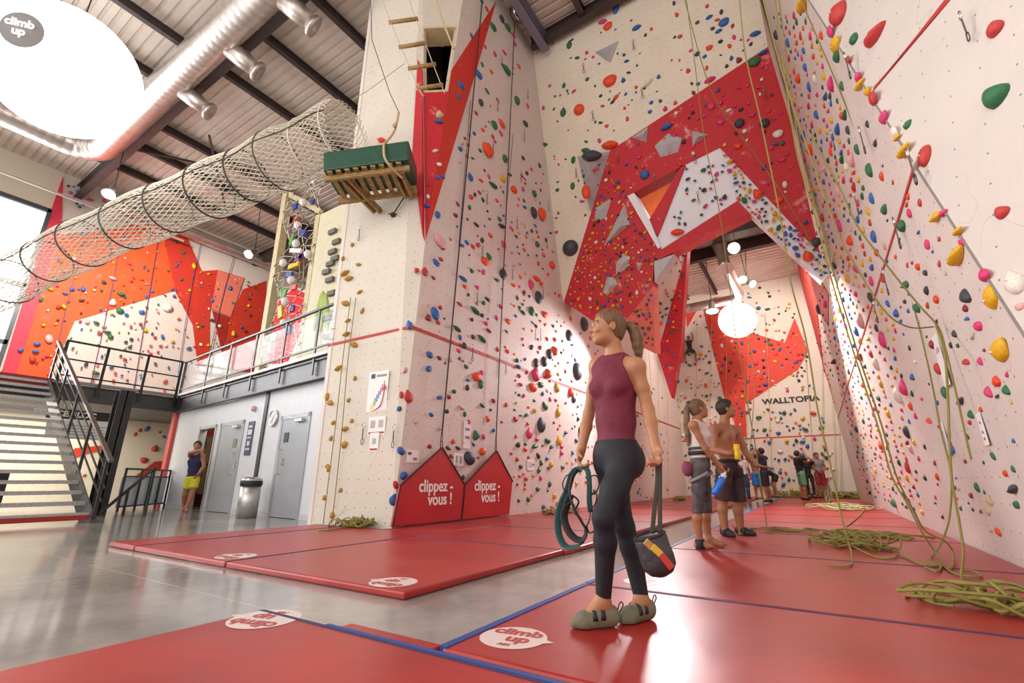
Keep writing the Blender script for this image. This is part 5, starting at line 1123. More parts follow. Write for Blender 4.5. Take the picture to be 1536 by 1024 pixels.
for k, x in enumerate((1170, 1200, 1232, 1262, 1280)): pile((BKP.at(x, 745).x, YB-.35, .05), .55, .22, 34, 'rope heap along the foot of the back wall, %s from the left' % ['first', 'second', 'third', 'fourth', 'fifth'][k], 20+k, r=.016, h=.28)
# ================================================================ PEOPLE (bodies as one blended surface each)
def V3(v): return np.array([v[0], v[1], v[2]], dtype=np.float32)
def nrm(v): v = np.array(v, dtype=np.float64); return v/np.linalg.norm(v)
class Fld:
    def __init__(s, lo, hi, h):
        s.h = h; s.lo = np.array(lo, float)
        s.n = (np.ceil((np.array(hi)-s.lo)/h)+1).astype(int); s.F = np.full(s.n, .5, np.float32)
    def blk(s, lo, hi, pad):
        a = np.clip(np.floor((np.array(lo)-pad-s.lo)/s.h).astype(int), 0, s.n); b = np.clip(np.ceil((np.array(hi)+pad-s.lo)/s.h).astype(int)+1, 0, s.n)
        if (b <= a).any(): return None
        g = np.meshgrid(*[(np.arange(a[i], b[i])*s.h+s.lo[i]).astype(np.float32) for i in range(3)], indexing='ij', sparse=True)
        return tuple(slice(a[i], b[i]) for i in range(3)), g
    def smin(s, sl, d, k):
        A = s.F[sl]
        if k <= 0: s.F[sl] = np.minimum(A, d); return
        hh = np.clip(.5+.5*(A-d)/k, 0, 1); s.F[sl] = A*(1-hh)+d*hh-k*hh*(1-hh)
    def ssub(s, sl, d, k):
        A = s.F[sl]; d = -d
        hh = np.clip(.5-.5*(A-d)/k, 0, 1); s.F[sl] = A*(1-hh)+d*hh+k*hh*(1-hh)
    def add(s, prim, off=0.):
        t = prim[0]; k = prim[-1]; pad = abs(k)+off+.04
        if t in ('c', 'cs'):
            a, b, ra, rb = V3(prim[1]), V3(prim[2]), prim[3], prim[4]; R = max(ra, rb)
            r = s.blk(np.minimum(a, b)-R, np.maximum(a, b)+R, pad)
            if r is None: return
            sl, (X, Y, Z) = r; ab = b-a; L2 = float(ab @ ab)+1e-9
            tt = np.clip(((X-a[0])*ab[0]+(Y-a[1])*ab[1]+(Z-a[2])*ab[2])/L2, 0, 1)
            d = np.sqrt((X-a[0]-tt*ab[0])**2+(Y-a[1]-tt*ab[1])**2+(Z-a[2]-tt*ab[2])**2)-(ra+(rb-ra)*tt)-off
        else:
            c, M, rad = V3(prim[1]), prim[2], prim[3]; R = max(rad)
            r = s.blk(c-R, c+R, pad)
            if r is None: return
            sl, (X, Y, Z) = r; X = X-c[0]; Y = Y-c[1]; Z = Z-c[2]; k0 = 0; k1 = 0
            for i in range(3):
                q = X*float(M[i][0])+Y*float(M[i][1])+Z*float(M[i][2]); ri = rad[i]+off
                k0 = k0+(q/ri)**2; k1 = k1+(q/ri**2)**2
            k0 = np.sqrt(k0); k1 = np.sqrt(k1)+1e-6; d = k0*(k0-1)/k1
        if t.endswith('s'): s.ssub(sl, d, k)
        else: s.smin(sl, d, k)
    def cut(s, p, n, k=0):
        "keep the side where (x-p).n < 0"
        g = np.meshgrid(*[(np.arange(s.n[i])*s.h+s.lo[i]).astype(np.float32) for i in range(3)], indexing='ij', sparse=True)
        n = nrm(n); d = (g[0]-p[0])*n[0]+(g[1]-p[1])*n[1]+(g[2]-p[2])*n[2]; s.F = np.maximum(s.F, d.astype(np.float32))
    def mesh(s):
        F = s.F.copy(); F[0] = F[-1] = .5; F[:, 0] = F[:, -1] = .5; F[:, :, 0] = F[:, :, -1] = .5
        I = F < 0; cnt = np.zeros(np.array(F.shape)-1, np.int8)
        C = [(i, j, k) for i in (0, 1) for j in (0, 1) for k in (0, 1)]; nx, ny, nz = cnt.shape
        for i, j, k in C: cnt += I[i:i+nx, j:j+ny, k:k+nz]
        act = np.argwhere((cnt > 0) & (cnt < 8)); idx = np.full(cnt.shape, -1, np.int32); idx[tuple(act.T)] = np.arange(len(act))
        Vv = {c: F[act[:, 0]+c[0], act[:, 1]+c[1], act[:, 2]+c[2]] for c in C}
        acc = np.zeros((len(act), 3)); num = np.zeros(len(act))
        for c in C:
            for ax in range(3):
                if c[ax]: continue
                d = list(c); d[ax] = 1; d = tuple(d); a, b = Vv[c], Vv[d]; m = (a < 0) != (b < 0)
                t = np.where(m, a/np.where(m, a-b, 1), 0); p = np.array(c, float)[None].repeat(len(act), 0); p[:, ax] = t
                acc[m] += p[m]; num[m] += 1
        vs = s.lo+(act+acc/num[:, None])*s.h; fs = []
        for ax in range(3):
            o = [q for q in range(3) if q != ax]; sl0 = [slice(None)]*3; sl1 = [slice(None)]*3; sl0[ax] = slice(0, -1); sl1[ax] = slice(1, None)
            a, b = I[tuple(sl0)], I[tuple(sl1)]; e = np.argwhere(a != b); e = e[(e[:, o[0]] > 0) & (e[:, o[1]] > 0)]
            inside = a[tuple(e.T)]
            def cid(d0, d1): q = e.copy(); q[:, o[0]] -= d0; q[:, o[1]] -= d1; return idx[tuple(q.T)]
            Q = np.stack([cid(0, 0), cid(1, 0), cid(1, 1), cid(0, 1)], 1)
            flip = inside if ax != 1 else ~inside
            Q[~flip] = Q[~flip][:, ::-1]; fs.append(Q[(Q >= 0).all(1)])
        return vs, np.concatenate(fs)
def fobj(name, fld, m_, parent, label=None):
    vs, fs = fld.mesh()
    if not len(vs): return None
    off = np.array(wloc(parent)); me = bpy.data.meshes.new(name); me.from_pydata((vs-off).tolist(), [], fs.tolist()); me.materials.append(m_); me.shade_smooth(); me.update()
    o = bpy.data.objects.new(name, me); COL.objects.link(o); o.parent = parent
    if label: o['label'] = label
    return o
RI = np.array([math.cos(YAW), math.sin(YAW), 0]); FW = np.array([-math.sin(YAW), math.cos(YAW), 0]); UP = np.array([0, 0, 1.])
def fr(f, u=UP):
    "rows side(right hand), forward, up"
    f = nrm(f); u = nrm(u); sd = nrm(np.cross(f, u)); u = np.cross(sd, f); return np.array([sd, f, u])
def skel(base, fdir, Ht, sex='m'):
    "standing skeleton; fdir horizontal facing"
    b = np.array(base, float); f = nrm([fdir[0], fdir[1], 0]); sd = nrm(np.cross(f, UP)); k = Ht/1.75
    sw = .185 if sex == 'm' else .155; P = {'k': k, 'Ff': f, 'Cf': f, 'Hf': f, 'Cu': UP, 'Pu': UP, 'Hu': UP}
    def q(s_, f_, u_): return b+(sd*s_+f*f_+UP*u_)*k
    P['pel'] = q(0, 0, .95); P['che'] = q(0, .0, 1.28); P['nek'] = q(0, -.01, 1.47); P['hea'] = q(0, .015, 1.63)
    for n_, s_ in (('R', 1), ('L', -1)):
        P['sho'+n_] = q(sw*s_, -.01, 1.42); P['elb'+n_] = q((sw+.05)*s_, -.02, 1.13); P['wri'+n_] = q((sw+.05)*s_, .05, .89)
        P['hip'+n_] = q(.09*s_, 0, .92); P['kne'+n_] = q(.1*s_, .01, .5); P['ank'+n_] = q(.1*s_, -.03, .09); P['toe'+n_] = q(.12*s_, .14, .03)
    return P
def hand_prims(W, d, pn, ts, k=1., curl=(.5, .6, .5), sp=1., thumb=.6):
    "d hand direction, pn palm normal, ts thumb side"
    W = np.array(W, float); d = nrm(d); pn = nrm(np.array(pn)-d*np.dot(pn, d)); ts = nrm(np.array(ts)-d*np.dot(ts, d)-pn*np.dot(ts, pn)); out = []
    M = np.array([ts, pn, d])
    out.append(('e', W+d*.045*k, M, (.036*k, .014*k, .05*k), .012))
    out.append(('c', W-d*.02*k, W+d*.03*k, .022*k, .024*k, .015))
    for i, (o, L) in enumerate(((.028, .95), (.0095, 1.05), (-.0095, .98), (-.028, .78))):
        p = W+d*.083*k+ts*o*k*sp; a = 0.; dd = d
        for j, (l, r0, r1) in enumerate(((.042, .0095, .0088), (.027, .0088, .008), (.021, .008, .0066))):
            a += curl[j]*(1+.08*i); dd = d*math.cos(a)+pn*math.sin(a)+ts*o*2.5*max(0, math.cos(a)); q = p+nrm(dd)*l*L*k; out.append(('c', p, q, r0*k, r1*k, .003)); p = q
    p = W+d*.025*k+ts*.03*k; dd = nrm(d*.75+ts*.65+pn*.25); q = p+dd*.038*k; out.append(('c', W+d*.015*k+ts*.012*k, p, .013*k, .0125*k, .01)); out.append(('c', p, q, .012*k, .0105*k, .006))
    dd = nrm(dd*(1-thumb)+d*.4+pn*thumb); out.append(('c', q, q+dd*.03*k, .0105*k, .008*k, .003))
    return out
def body_prims(P, sex, foot=True, hands=None):
    k = P['k']; C = fr(P['Cf'], P['Cu']); Q = fr(P['Ff'], P['Pu']); Hh = fr(P['Hf'], P['Hu']); fem = sex == 'f'
    G = lambda n_: np.array(P[n_], float); T = []
    pel, che, nek, hea = G('pel'), G('che'), G('nek'), G('hea'); wai = (pel*.45+che*.55)-C[1]*.005*k
    T.append(('e', pel+Q[2]*.0, Q, ((.122 if fem else .15)*k, (.088 if fem else .10)*k, .105*k), .03))
    T.append(('e', wai-C[2]*.02*k, C, ((.112 if fem else .138)*k, (.082 if fem else .1)*k, .12*k), .06))
    T.append(('e', che, C, ((.128 if fem else .158)*k, (.092 if fem else .112)*k, .15*k), .06))
    for s_ in (1, -1):
        if fem: T.append(('e', che+C[1]*.062*k+C[0]*s_*.058*k+C[2]*.012*k, C, (.054*k, .046*k, .05*k), .025))
        else: T.append(('e', che+C[1]*.07*k+C[0]*s_*.07*k+C[2]*.045*k, C, (.078*k, .038*k, .055*k), .03))
        T.append(('e', pel-Q[1]*.055*k+Q[0]*s_*.055*k-Q[2]*.035*k, Q, ((.066 if fem else .078)*k, .06*k, .085*k), .03))
    T.append(('c', che+C[2]*.10*k, nek-C[2]*.02*k, .085*k, .052*k, .05))
    arms = []; legs = []
    for n_ in 'RL':
        sh, el, wr, hi, kn, an, to = (G(x+n_) for x in ('sho', 'elb', 'wri', 'hip', 'kne', 'ank', 'toe'))
        T.append(('c', nek-C[2]*.015*k, sh+(nek-sh)*.12+C[2]*.004*k, .042*k, (.036 if fem else .05)*k, .045))
        T.append(('c', che+C[2]*.09*k, sh, .07*k, (.045 if fem else .06)*k, .05))
        r = (.040, .033, .036, .023) if fem else (.058, .046, .045, .029)
        arms.append(('c', sh, sh+(el-sh)*.5, r[0]*k, r[1]*1.05*k, .025)); arms.append(('c', sh+(el-sh)*.5, el, r[1]*1.05*k, r[2]*.9*k, .02))
        arms.append(('c', el, el+(wr-el)*.35, r[2]*.92*k, r[2]*.95*k, .015)); arms.append(('c', el+(wr-el)*.35, wr, r[2]*.95*k, r[3]*k, .015))
        t_ = (.074, .046, .049, .031) if fem else (.086, .055, .058, .038)
        legs.append(('c', hi+(kn-hi)*.06, hi+(kn-hi)*.5, t_[0]*k, t_[0]*.84*k, .045)); legs.append(('c', hi+(kn-hi)*.5, kn, t_[0]*.84*k, t_[1]*1.05*k, .03))
        cf = nrm(np.cross(np.cross(an-kn, Q[1]), an-kn)); cf = cf if np.dot(cf, Q[1]) > 0 else -cf
        cm = kn+(an-kn)*.3-cf*.016*k
        legs.append(('c', kn, cm, t_[1]*.98*k, t_[2]*k, .025)); legs.append(('c', cm, an, t_[2]*k, t_[3]*k, .025))
        if foot:
            fd = nrm([to[0]-an[0], to[1]-an[1], 0]); heel = np.array([an[0], an[1], to[2]+.005])-fd*.03*k; ball = np.array([to[0], to[1], to[2]])-fd*.06*k
            legs += [('c', an, heel, .034*k, .03*k, .02), ('c', an+fd*.01*k, ball, .036*k, .026*k, .025), ('c', heel, ball, .03*k, .028*k, .02), ('c', ball, np.array(to, float)-fd*.015, .028*k, .018*k, .015)]
    # head
    s, f, u = Hh; c = hea; k2 = k*(.97 if fem else 1.02)
    E = lambda ds, df, du, r, kk, t='e': (t, c+(s*ds+f*df+u*du)*k2, Hh, tuple(x*k2 for x in r), kk)
    head = [('c', nek-C[2]*.02*k, c-u*.045*k2-f*.02*k2, (.052 if fem else .064)*k, (.048 if fem else .058)*k, .03),
            E(0, -.012, .025, (.074, .094, .088), .02), E(0, .03, -.03, (.058, .062, .08), .03), E(0, .068, -.086, (.024, .022, .02), .03), E(0, .028, -.072, (.045, .044, .026), .03),
            E(0, .083, .022, (.045, .012, .012), .015), E(0, .078, -.028, (.05, .02, .016), .02)]
    for q in (1, -1): head.append(E(q*.032, .098, .002, (.017, .014, .012), .014, 'es'))
    head += [('c', c+(f*.090+u*.004)*k2, c+(f*.109-u*.026)*k2, .007*k2, .0105*k2, .012), E(.010, .098, -.031, (.009, .010, .007), .006), E(-.010, .098, -.031, (.009, .010, .007), .006),
             E(0, .0915, -.053, (.021, .010, .0055), .006), E(0, .0905, -.063, (.018, .010, .0065), .006)]
    for q in (1, -1): head += [E(q*.077, -.005, -.008, (.009, .018, .029), .006), E(q*.087, -.001, -.006, (.007, .009, .017), .004, 'es'), E(q*.032, .0775, .0115, (.014, .010, .0055), .004)]
    return T, arms, legs, head
SKIN = mat('skin', '#a26a4a', .5, var=.06, vscale=8, sub=.12); SKINP = mat('skin_light', '#ac7652', .5, var=.05, vscale=8, sub=.1)
HAIRB = mat('hair_light_brown', '#6b4a2e', .5, var=.35, vscale=60, bump=.5, bscale=90); HAIRD = mat('hair_dark', '#2a1f1a', .5, var=.3, vscale=50, bump=.4, bscale=70)
for _h in (HAIRB, HAIRD):
    _n = _h.node_tree; _mp = nd(_n, 'ShaderNodeMapping'); _mp.inputs['Scale'].default_value = (1, 1, .12)
    _tc = [x for x in _n.nodes if x.type == 'TEX_COORD'][0]; _n.links.new(_tc.outputs['Object'], _mp.inputs['Vector'])
    for x in _n.nodes:
        if x.type == 'TEX_NOISE': _n.links.new(_mp.outputs[0], x.inputs['Vector'])
def bbox(P, pad=.16):
    A = np.array([P[x] for x in P if isinstance(P[x], np.ndarray) and x[:3] in ('pel', 'che', 'nek', 'hea', 'sho', 'elb', 'wri', 'hip', 'kne', 'ank', 'toe')]); lo = A.min(0)-pad; hi = A.max(0)+pad; return lo, hi
def person(P, label, sex='m', h=.014, top=None, bottom=None, skin=None, hair=None, hairstyle='short', hands=None, shoes=None, floor=.052, face=True, group=None):
    skin = skin or SKIN; lo, hi = bbox(P); lo[2] = max(lo[2], floor-.02) if floor is not None else lo[2]
    hi = hi+np.array([0, 0, .02]); base = (float(P['ankR'][0]+P['ankL'][0])/2, float(P['ankR'][1]+P['ankL'][1])/2, floor if floor is not None else float(P['pel'][2]))
    t = thing('person', label, 'person', base, group); k = P['k']
    T, A, L, Hd = body_prims(P, sex); C = fr(P['Cf'], P['Cu']); Q = fr(P['Ff'], P['Pu']); Hh = fr(P['Hf'], P['Hu'])
    F = Fld(lo, hi, h)
    for p in T+A+L+Hd: F.add(p)
    for i, n_ in enumerate('RL'):
        hd = (hands or {}).get(n_)
        if hd is None:
            d = nrm(np.array(P['wri'+n_])-P['elb'+n_]); inn = (C[0] if n_ == 'L' else -C[0]); hd = dict(d=d, pn=inn, ts=C[1])
        for p in hand_prims(P['wri'+n_], hd['d'], hd['pn'], hd['ts'], k*hd.get('k', .95), hd.get('curl', (.25, .35, .3)), thumb=hd.get('thumb', .3)): F.add(p)
    if floor is not None: F.cut((0, 0, floor+.001), (0, 0, -1))
    fobj('body', F, skin, t)
    hea = np.array(P['hea'], float); k2 = k*(.97 if sex == 'f' else 1.02)
    E = lambda ds, df, du, r, kk, tt='e': (tt, hea+(Hh[0]*ds+Hh[1]*df+Hh[2]*du)*k2, Hh, tuple(x*k2 for x in r), kk)
    # hair
    if hair is not None:
        hh = min(h, .006) if h < .01 else h*.8
        HF = Fld(hea-.17*k2, hea+.17*k2, hh); th = .010 if hairstyle == 'tail' else .017
        HF.add(E(0, -.014, .027, (.074+th, .094+th, .088+th), 0)); HF.add(E(0, -.05, -.03, (.062+th*.5, .05, .06), .02))
        HF.cut(hea+(Hh[1]*.022+Hh[2]*0)*k2, Hh[1]*.8-Hh[2]*.60)
        HF.cut(hea-Hh[2]*.075*k2, -Hh[2])
        for q in (1, -1): HF.add(E(q*.085, .0, -.015, (.022, .024, .032), .01, 'es'))
        ho = fobj('hair', HF, hair, t)
        if hairstyle in ('tail', 'long'):
            pts = P.get('tail'); lo2 = np.min([q[0] for q in pts], 0)-.09; hi2 = np.max([q[0] for q in pts], 0)+.09; TF = Fld(lo2, hi2, hh)
            for (a, ra), (b, rb) in zip(pts[:-1], pts[1:]): TF.add(('c', a, b, ra, rb, .012))
            fobj('ponytail' if hairstyle == 'tail' else 'long_hair', TF, hair, t)
            if hairstyle == 'tail':
                mb = MB(); a, b = pts[0][0], pts[1][0]; d = nrm(b-a); mb.cyl(a-d*.008, a+d*.014, pts[0][1]*1.15, n=14); obj('hair_tie', mb, BLACK, t, True)
    if face and h < .012:
        for q in (1, -1):
            mb = MB(); c = hea+(Hh[0]*q*.032+Hh[1]*.0745+Hh[2]*.0015)*k2; mb.ball(c, .0118*k2, 16, 12); g = c+Hh[1]*.0083*k2
            e = obj('eye', mb, mat('eye_white', '#b9aea6', .3), t, True); mb = MB(); mb.ball(g, .0056*k2, 12, 8); obj('iris', mb, mat('iris', '#3c3128', .2), e, True)
            mb = MB(); mb.tube([hea+(Hh[0]*q*x+Hh[1]*y+Hh[2]*z)*k2 for x, y, z in ((.014, .0955, .0235), (.03, .093, .0275), (.052, .077, .0225))], .0028*k2, 6); obj('eyebrow', mb, hair or HAIRD, t, True)
        LF = Fld(hea+Hh[1]*.09*k2-.05, hea+Hh[1]*.09*k2+.05-np.array([0, 0, .02]), .0022)
        for z in (-.0535, -.063): LF.add(E(0, .0935, z, (.021, .0099, .0047), .003))
        fobj('lips', LF, mat('lips', '#8f463e', .45), t)
    # clothing
    G = lambda n_: np.array(P[n_], float)
    def clothe(name, prims, off, cuts, subs, m_, hh=None, lab=None):
        F = Fld(lo, hi, hh or h)
        for p in prims: F.add(p, off)
        for p in subs: F.add(p)
        for p, n_ in cuts: F.cut(p, n_)
        return fobj(name, F, m_, t, lab)
    if top:
        kind, m_ = top; hem = G('pel')+Q[2]*(.02 if kind != 'crop' else .06)*k*1.0
        if kind == 'tee':
            sl = []
            for n_ in 'RL': sl.append(('c', G('sho'+n_), lerpn(G('sho'+n_), G('elb'+n_), .55), .062*k, .06*k, .03))
            clothe('t_shirt', T+sl, .014, [(hem-Q[2]*.03, -Q[2])], [('cs', G('nek'), G('nek')+C[2]*.2, .075*k, .075*k, .004)], m_)
        else:
            subs = [('cs', G('nek')+C[2]*.012*k+C[1]*.005, G('nek')+C[2]*.2, (.058 if kind == 'halter' else .09)*k, .09*k, .006)]
            for n_ in 'RL':
                o = nrm(G('sho'+n_)-G('nek')); subs.append(('cs', G('sho'+n_)+C[2]*.03*k+o*(.012 if kind == 'halter' else .035)*k+C[1]*.01, G('sho'+n_)-C[2]*.10*k+o*.045*k, (.078 if kind == 'halter' else .072)*k, .05*k, .006))
                subs.append(('cs', G('sho'+n_)+C[2]*.09*k, G('sho'+n_)+C[2]*.07*k+o*.15, (.062 if kind == 'halter' else .04)*k, .1*k, .006))
            clothe('tank_top', T, .008, [(hem-Q[2]*P.get('hem', 0), -Q[2])], subs, m_)
    if bottom:
        kind, m_ = bottom; wst = G('pel')+Q[2]*(.07 if sex == 'f' else .06)*k
        LL = [p for p in L]; subs = []; cuts = [(wst, Q[2])]
        if kind in ('leggings', 'capri'):
            prims = [T[0], T[1], T[4], T[6] if sex == 'f' else T[4]]+[x for x in T[:8] if x[0] == 'e' and x is not T[2]]
            per = len(L)//2
            for n_, LG in (('R', L[:per]), ('L', L[per:])): prims = prims+LG[:4]
            an = [G('ankR'), G('ankL')]; F = Fld(lo, hi, h)
            for p in prims: F.add(p, .005)
            F.cut(wst, Q[2])
            for n_ in 'RL':
                tt = .93 if kind == 'leggings' else .12
                c0 = lerpn(G('kne'+n_), G('ank'+n_), tt); dd = nrm(G('ank'+n_)-G('kne'+n_)); F.add(('cs', c0+dd*.09, G('ank'+n_)+dd*.14, .09, .1, .004)) if kind == 'leggings' else F.add(('cs', c0+dd*.11, G('ank'+n_)+dd*.2, .11, .11, .004))
            fobj('leggings' if kind == 'leggings' else 'cropped_leggings', F, m_, t)
        else:
            e = {'shorts': .92, 'mini': .45, 'trousers': 1.0}[kind]; prims = [x for x in T if x[0] == 'e' and abs(float(np.dot(np.array(x[1])-G('pel'), Q[2]))) < .14*k]
            for n_ in 'RL':
                hi_, kn, an = G('hip'+n_), G('kne'+n_), G('ank'+n_); r1 = .09*k if kind != 'trousers' else .07*k
                en = lerpn(hi_, kn, e); prims.append(('c', hi_, en, .094*k, (.088 if kind == 'shorts' else .09)*k, .03))
                if kind == 'trousers': prims.append(('c', kn, an, .072*k, .062*k, .02))
            F = Fld(lo, hi, h)
            for p in prims: F.add(p, .006)
            F.cut(wst, Q[2])
            if kind != 'trousers':
                for n_ in 'RL':
                    hi_, kn = G('hip'+n_), G('kne'+n_); en = lerpn(hi_, kn, e); dd = nrm(kn-hi_); F.add(('cs', en+dd*.13*k, en+dd*.30*k, .13*k, .12*k, .004))
            fobj('shorts' if kind != 'trousers' else 'trousers', F, m_, t)
    if shoes:
        for n_ in 'RL':
            an, to = G('ank'+n_), G('toe'+n_); fd = nrm([to[0]-an[0], to[1]-an[1], 0]); z0 = to[2]-.006; sdv = np.cross(fd, UP)
            heel = np.array([an[0], an[1], z0+.008])-fd*.035*k; ball = np.array([to[0], to[1], z0])-fd*.055*k; tip = np.array([to[0], to[1], z0-.006])-fd*.012
            F = Fld(np.minimum(heel, tip)-.08, np.maximum(np.maximum(heel, tip), an)+.08, min(h, .005) if h < .01 else h)
            M = np.array([sdv, fd, UP])
            for p in (('c', heel, ball, .030*k, .033*k, .02), ('c', ball, tip, .032*k, .018*k, .02), ('c', heel+UP*.02, lerpn(heel, ball, .5)+UP*.022, .031*k, .029*k, .02), ('c', lerpn(heel, ball, .5)+UP*.018, ball, .029*k, .026*k, .02)): F.add(p, .008)
            F.cut((0, 0, (floor if floor is not None else -1)+.0015), (0, 0, -1)) if floor is not None else None
            F.add(('cs', an+UP*.03, an+UP*.14, .04*k, .06*k, .004))
            sh_ = fobj('climbing_shoe', F, shoes, t)
            if h < .01:
                mb = MB()
                for q, ww in ((.38, .0455), (.66, .0455)):
                    cc = lerpn(heel, ball, q); mb.tube([cc+(sdv*math.cos(a)*ww+UP*(.006+math.sin(a)*(.066-.022*q)))*k for a in [PI*j/10 for j in range(11)]], .004, 6, radii=[(.012, .0035)]*11, flat=tuple(fd))
                obj('velcro_strap', mb, BLACK, sh_, True)
                mb = MB(); pts = [heel+UP*.02-fd*.034, heel+UP*.055-fd*.042, heel+UP*.066-fd*.055, heel+UP*.05-fd*.062, heel+UP*.02-fd*.037]; mb.tube(spline(pts, 4), .003, 6); obj('pull_tab', mb, BLACK, sh_, True)
    return t
def lerpn(a, b, t): return a+(b-a)*t
def J(px, py, d): return np.array(PD(px, py, d))

# ---------------------------------------------------------------- walking woman in front
f1 = -.72*RI-.69*FW
P = {'k': .965, 'Ff': f1, 'Cf': -.70*RI-.71*FW, 'Hf': nrm(-.98*RI-.16*FW+.03*UP), 'Cu': nrm(UP+.02*RI), 'Pu': UP, 'Hu': nrm(UP+.05*RI)}
P.update(pel=J(924, 680, 2.50), che=J(921, 585, 2.50), nek=J(923, 538, 2.505), hea=J(911.5, 492, 2.49), shoR=J(895, 550, 2.62), elbR=J(883, 622, 2.66), wriR=J(872, 674, 2.60),
         shoL=J(955, 550, 2.39), elbL=J(972, 614, 2.39), wriL=J(983, 669, 2.33), hipR=J(912, 693, 2.56), kneR=J(936, 788, 2.58), ankR=J(963, 901, 2.55), toeR=J(931, 931, 2.48),
         hipL=J(938, 693, 2.45), kneL=J(905, 776, 2.36), ankL=J(905, 902, 2.44), toeL=J(859, 933, 2.42), hem=-.045)
for n_ in 'RL': P['toe'+n_][2] = .085
P['tail'] = [(J(936, 489, 2.5), .016), (J(944, 488, 2.5), .023), (J(951, 495, 2.5), .031), (J(955, 507, 2.5), .034), (J(957, 519, 2.5), .031), (J(958, 529, 2.5), .022), (J(962, 537, 2.49), .006)]
MARO = mat('maroon_jersey', '#6a1a30', .75, var=.12, vscale=30, bump=.55, bscale=11); DENIM = mat('dark_denim', '#12121c', .7, var=.25, vscale=40, bump=.25, bscale=120)
SHOE = mat('khaki_shoe', '#6f6a55', .75, var=.15, bump=.3)
hr_ = dict(d=nrm(P['wriR']-P['elbR']), pn=nrm(RI*.5-FW*.2), ts=nrm(-FW*.9-RI*.5), curl=(.75, .95, .7), thumb=.7)
hl_ = dict(d=nrm(nrm(P['wriL']-P['elbL'])), pn=nrm(-RI*.8-FW*.3), ts=nrm(-FW*.9-RI*.3), curl=(.8, 1.0, .8), thumb=.7)
person(P, 'woman walking in a maroon tank top and dark leggings, carrying a harness and chalk bag', 'f', .0046, ('halter', MARO), ('leggings', DENIM), SKINP, HAIRB, 'tail', {'R': hr_, 'L': hl_}, SHOE)
WP = P
# harness in her right hand
def strap(mb, pts, w, th=.003, d=2.6, k=6, closed=False, flat=None):
    P_ = spline([PD(x, y, dd) for x, y, dd in pts], k); mb.tube(P_, w, 8, closed=closed, radii=[(th, w)]*len(P_), flat=flat or tuple(RI))
TEAL = mat('teal_webbing', '#1d4d4b', .7, bump=.2, bscale=150); HB = mat('harness_black', '#222024', .7, bump=.2, bscale=150)
hs = thing('climbing_harness', 'black and teal climbing harness hanging from the right hand of the walking woman', 'harness', PD(862, 760, 2.6))
mb = MB(); strap(mb, [(866, 703, 2.58), (858, 716, 2.56), (855, 735, 2.55), (860, 757, 2.54), (870, 778, 2.54), (878, 793, 2.55), (876, 810, 2.56), (862, 820, 2.58), (847, 818, 2.62), (838, 800, 2.65), (837, 775, 2.66), (842, 755, 2.66), (851, 735, 2.64), (858, 712, 2.61), (866, 703, 2.58)], .019, .004); obj('waist_belt', mb, TEAL, hs, True)
mb = MB(); strap(mb, [(859, 712, 2.56), (854, 735, 2.54), (860, 760, 2.53), (871, 780, 2.53), (879, 795, 2.54), (875, 808, 2.55), (864, 808, 2.57), (852, 795, 2.6), (846, 775, 2.62), (850, 758, 2.6), (856, 742, 2.58)], .021, .007); obj('padding', mb, HB, hs, True)
mb = MB(); strap(mb, [(864, 704, 2.58), (872, 700, 2.55), (881, 705, 2.53), (884, 725, 2.53), (884, 750, 2.54), (886, 768, 2.55)], .014, .004); strap(mb, [(886, 760, 2.55), (884, 780, 2.55), (878, 792, 2.56)], .011); obj('leg_loop', mb, TEAL, hs, True)
for pts in ([(884, 715, 2.53), (894, 713, 2.52), (899, 724, 2.52), (894, 738, 2.53), (885, 739, 2.53)], [(885, 742, 2.53), (895, 741, 2.52), (893, 755, 2.53), (885, 765, 2.54)], [(850, 740, 2.62), (844, 728, 2.62), (849, 714, 2.6), (858, 711, 2.58)], [(880, 788, 2.54), (884, 799, 2.53), (891, 795, 2.53), (889, 780, 2.54)], [(852, 770, 2.56), (846, 760, 2.55), (858, 752, 2.54)]):
    mb = MB(); mb.tube(spline([PD(*p) for p in pts], 5), .0035, 6); obj('gear_loop', mb, HB, hs, True)
mb = MB(); mb.tube(spline([PD(*p) for p in ((858, 742, 2.58), (868, 752, 2.56), (862, 768, 2.56), (872, 778, 2.55))], 5), .005, 6); obj('cord', mb, HB, hs, True)
# chalk bag in her left hand
cb_ = thing('chalk_bag', 'grey chalk bag with yellow and red stripes below the hand of the walking woman', 'chalk bag', PD(985, 830, 2.28))
a, b_ = PD(974, 803, 2.28), PD(993, 858, 2.28); ax = (b_-a).normalized(); Lg = (b_-a).length
mb = MB(); mb.lathe([(.070, 0), (.076, Lg*.1), (.074, Lg*.35), (.078, Lg*.6), (.074, Lg*.85), (.052, Lg*1.02), (.02, Lg*1.1), (0, Lg*1.1)], a, ax, 28); obj('bag', mb, mat('bag_grey', '#3a3638', .6, var=.4, vscale=12, bump=.5, bscale=22), cb_, True)
mb = MB(); mb.tube([a+ax.orthogonal().normalized()*math.cos(t)*.072+ax.cross(ax.orthogonal().normalized())*math.sin(t)*.072 for t in [2*PI*i/24 for i in range(24)]], .006, 6, closed=True); obj('rim', mb, HB, cb_, True)
camd = -Vector(FW)
for (p0, p1, m_) in (((968, 811), (978, 821), mat('stripe_tan', '#b98b55', .6)), ((978, 819), (992, 832), mat('stripe_yellow', '#d9b13a', .6)), ((991, 831), (1008, 852), mat('stripe_red', '#c23a30', .6))):
    q0_, q1_ = PD(*p0, 2.205), PD(*p1, 2.205+.005); mb = MB(); mb.beam(q0_, q1_, .03, .012, up=tuple(camd)); obj('stripe', mb, m_, cb_, bevel=.003)
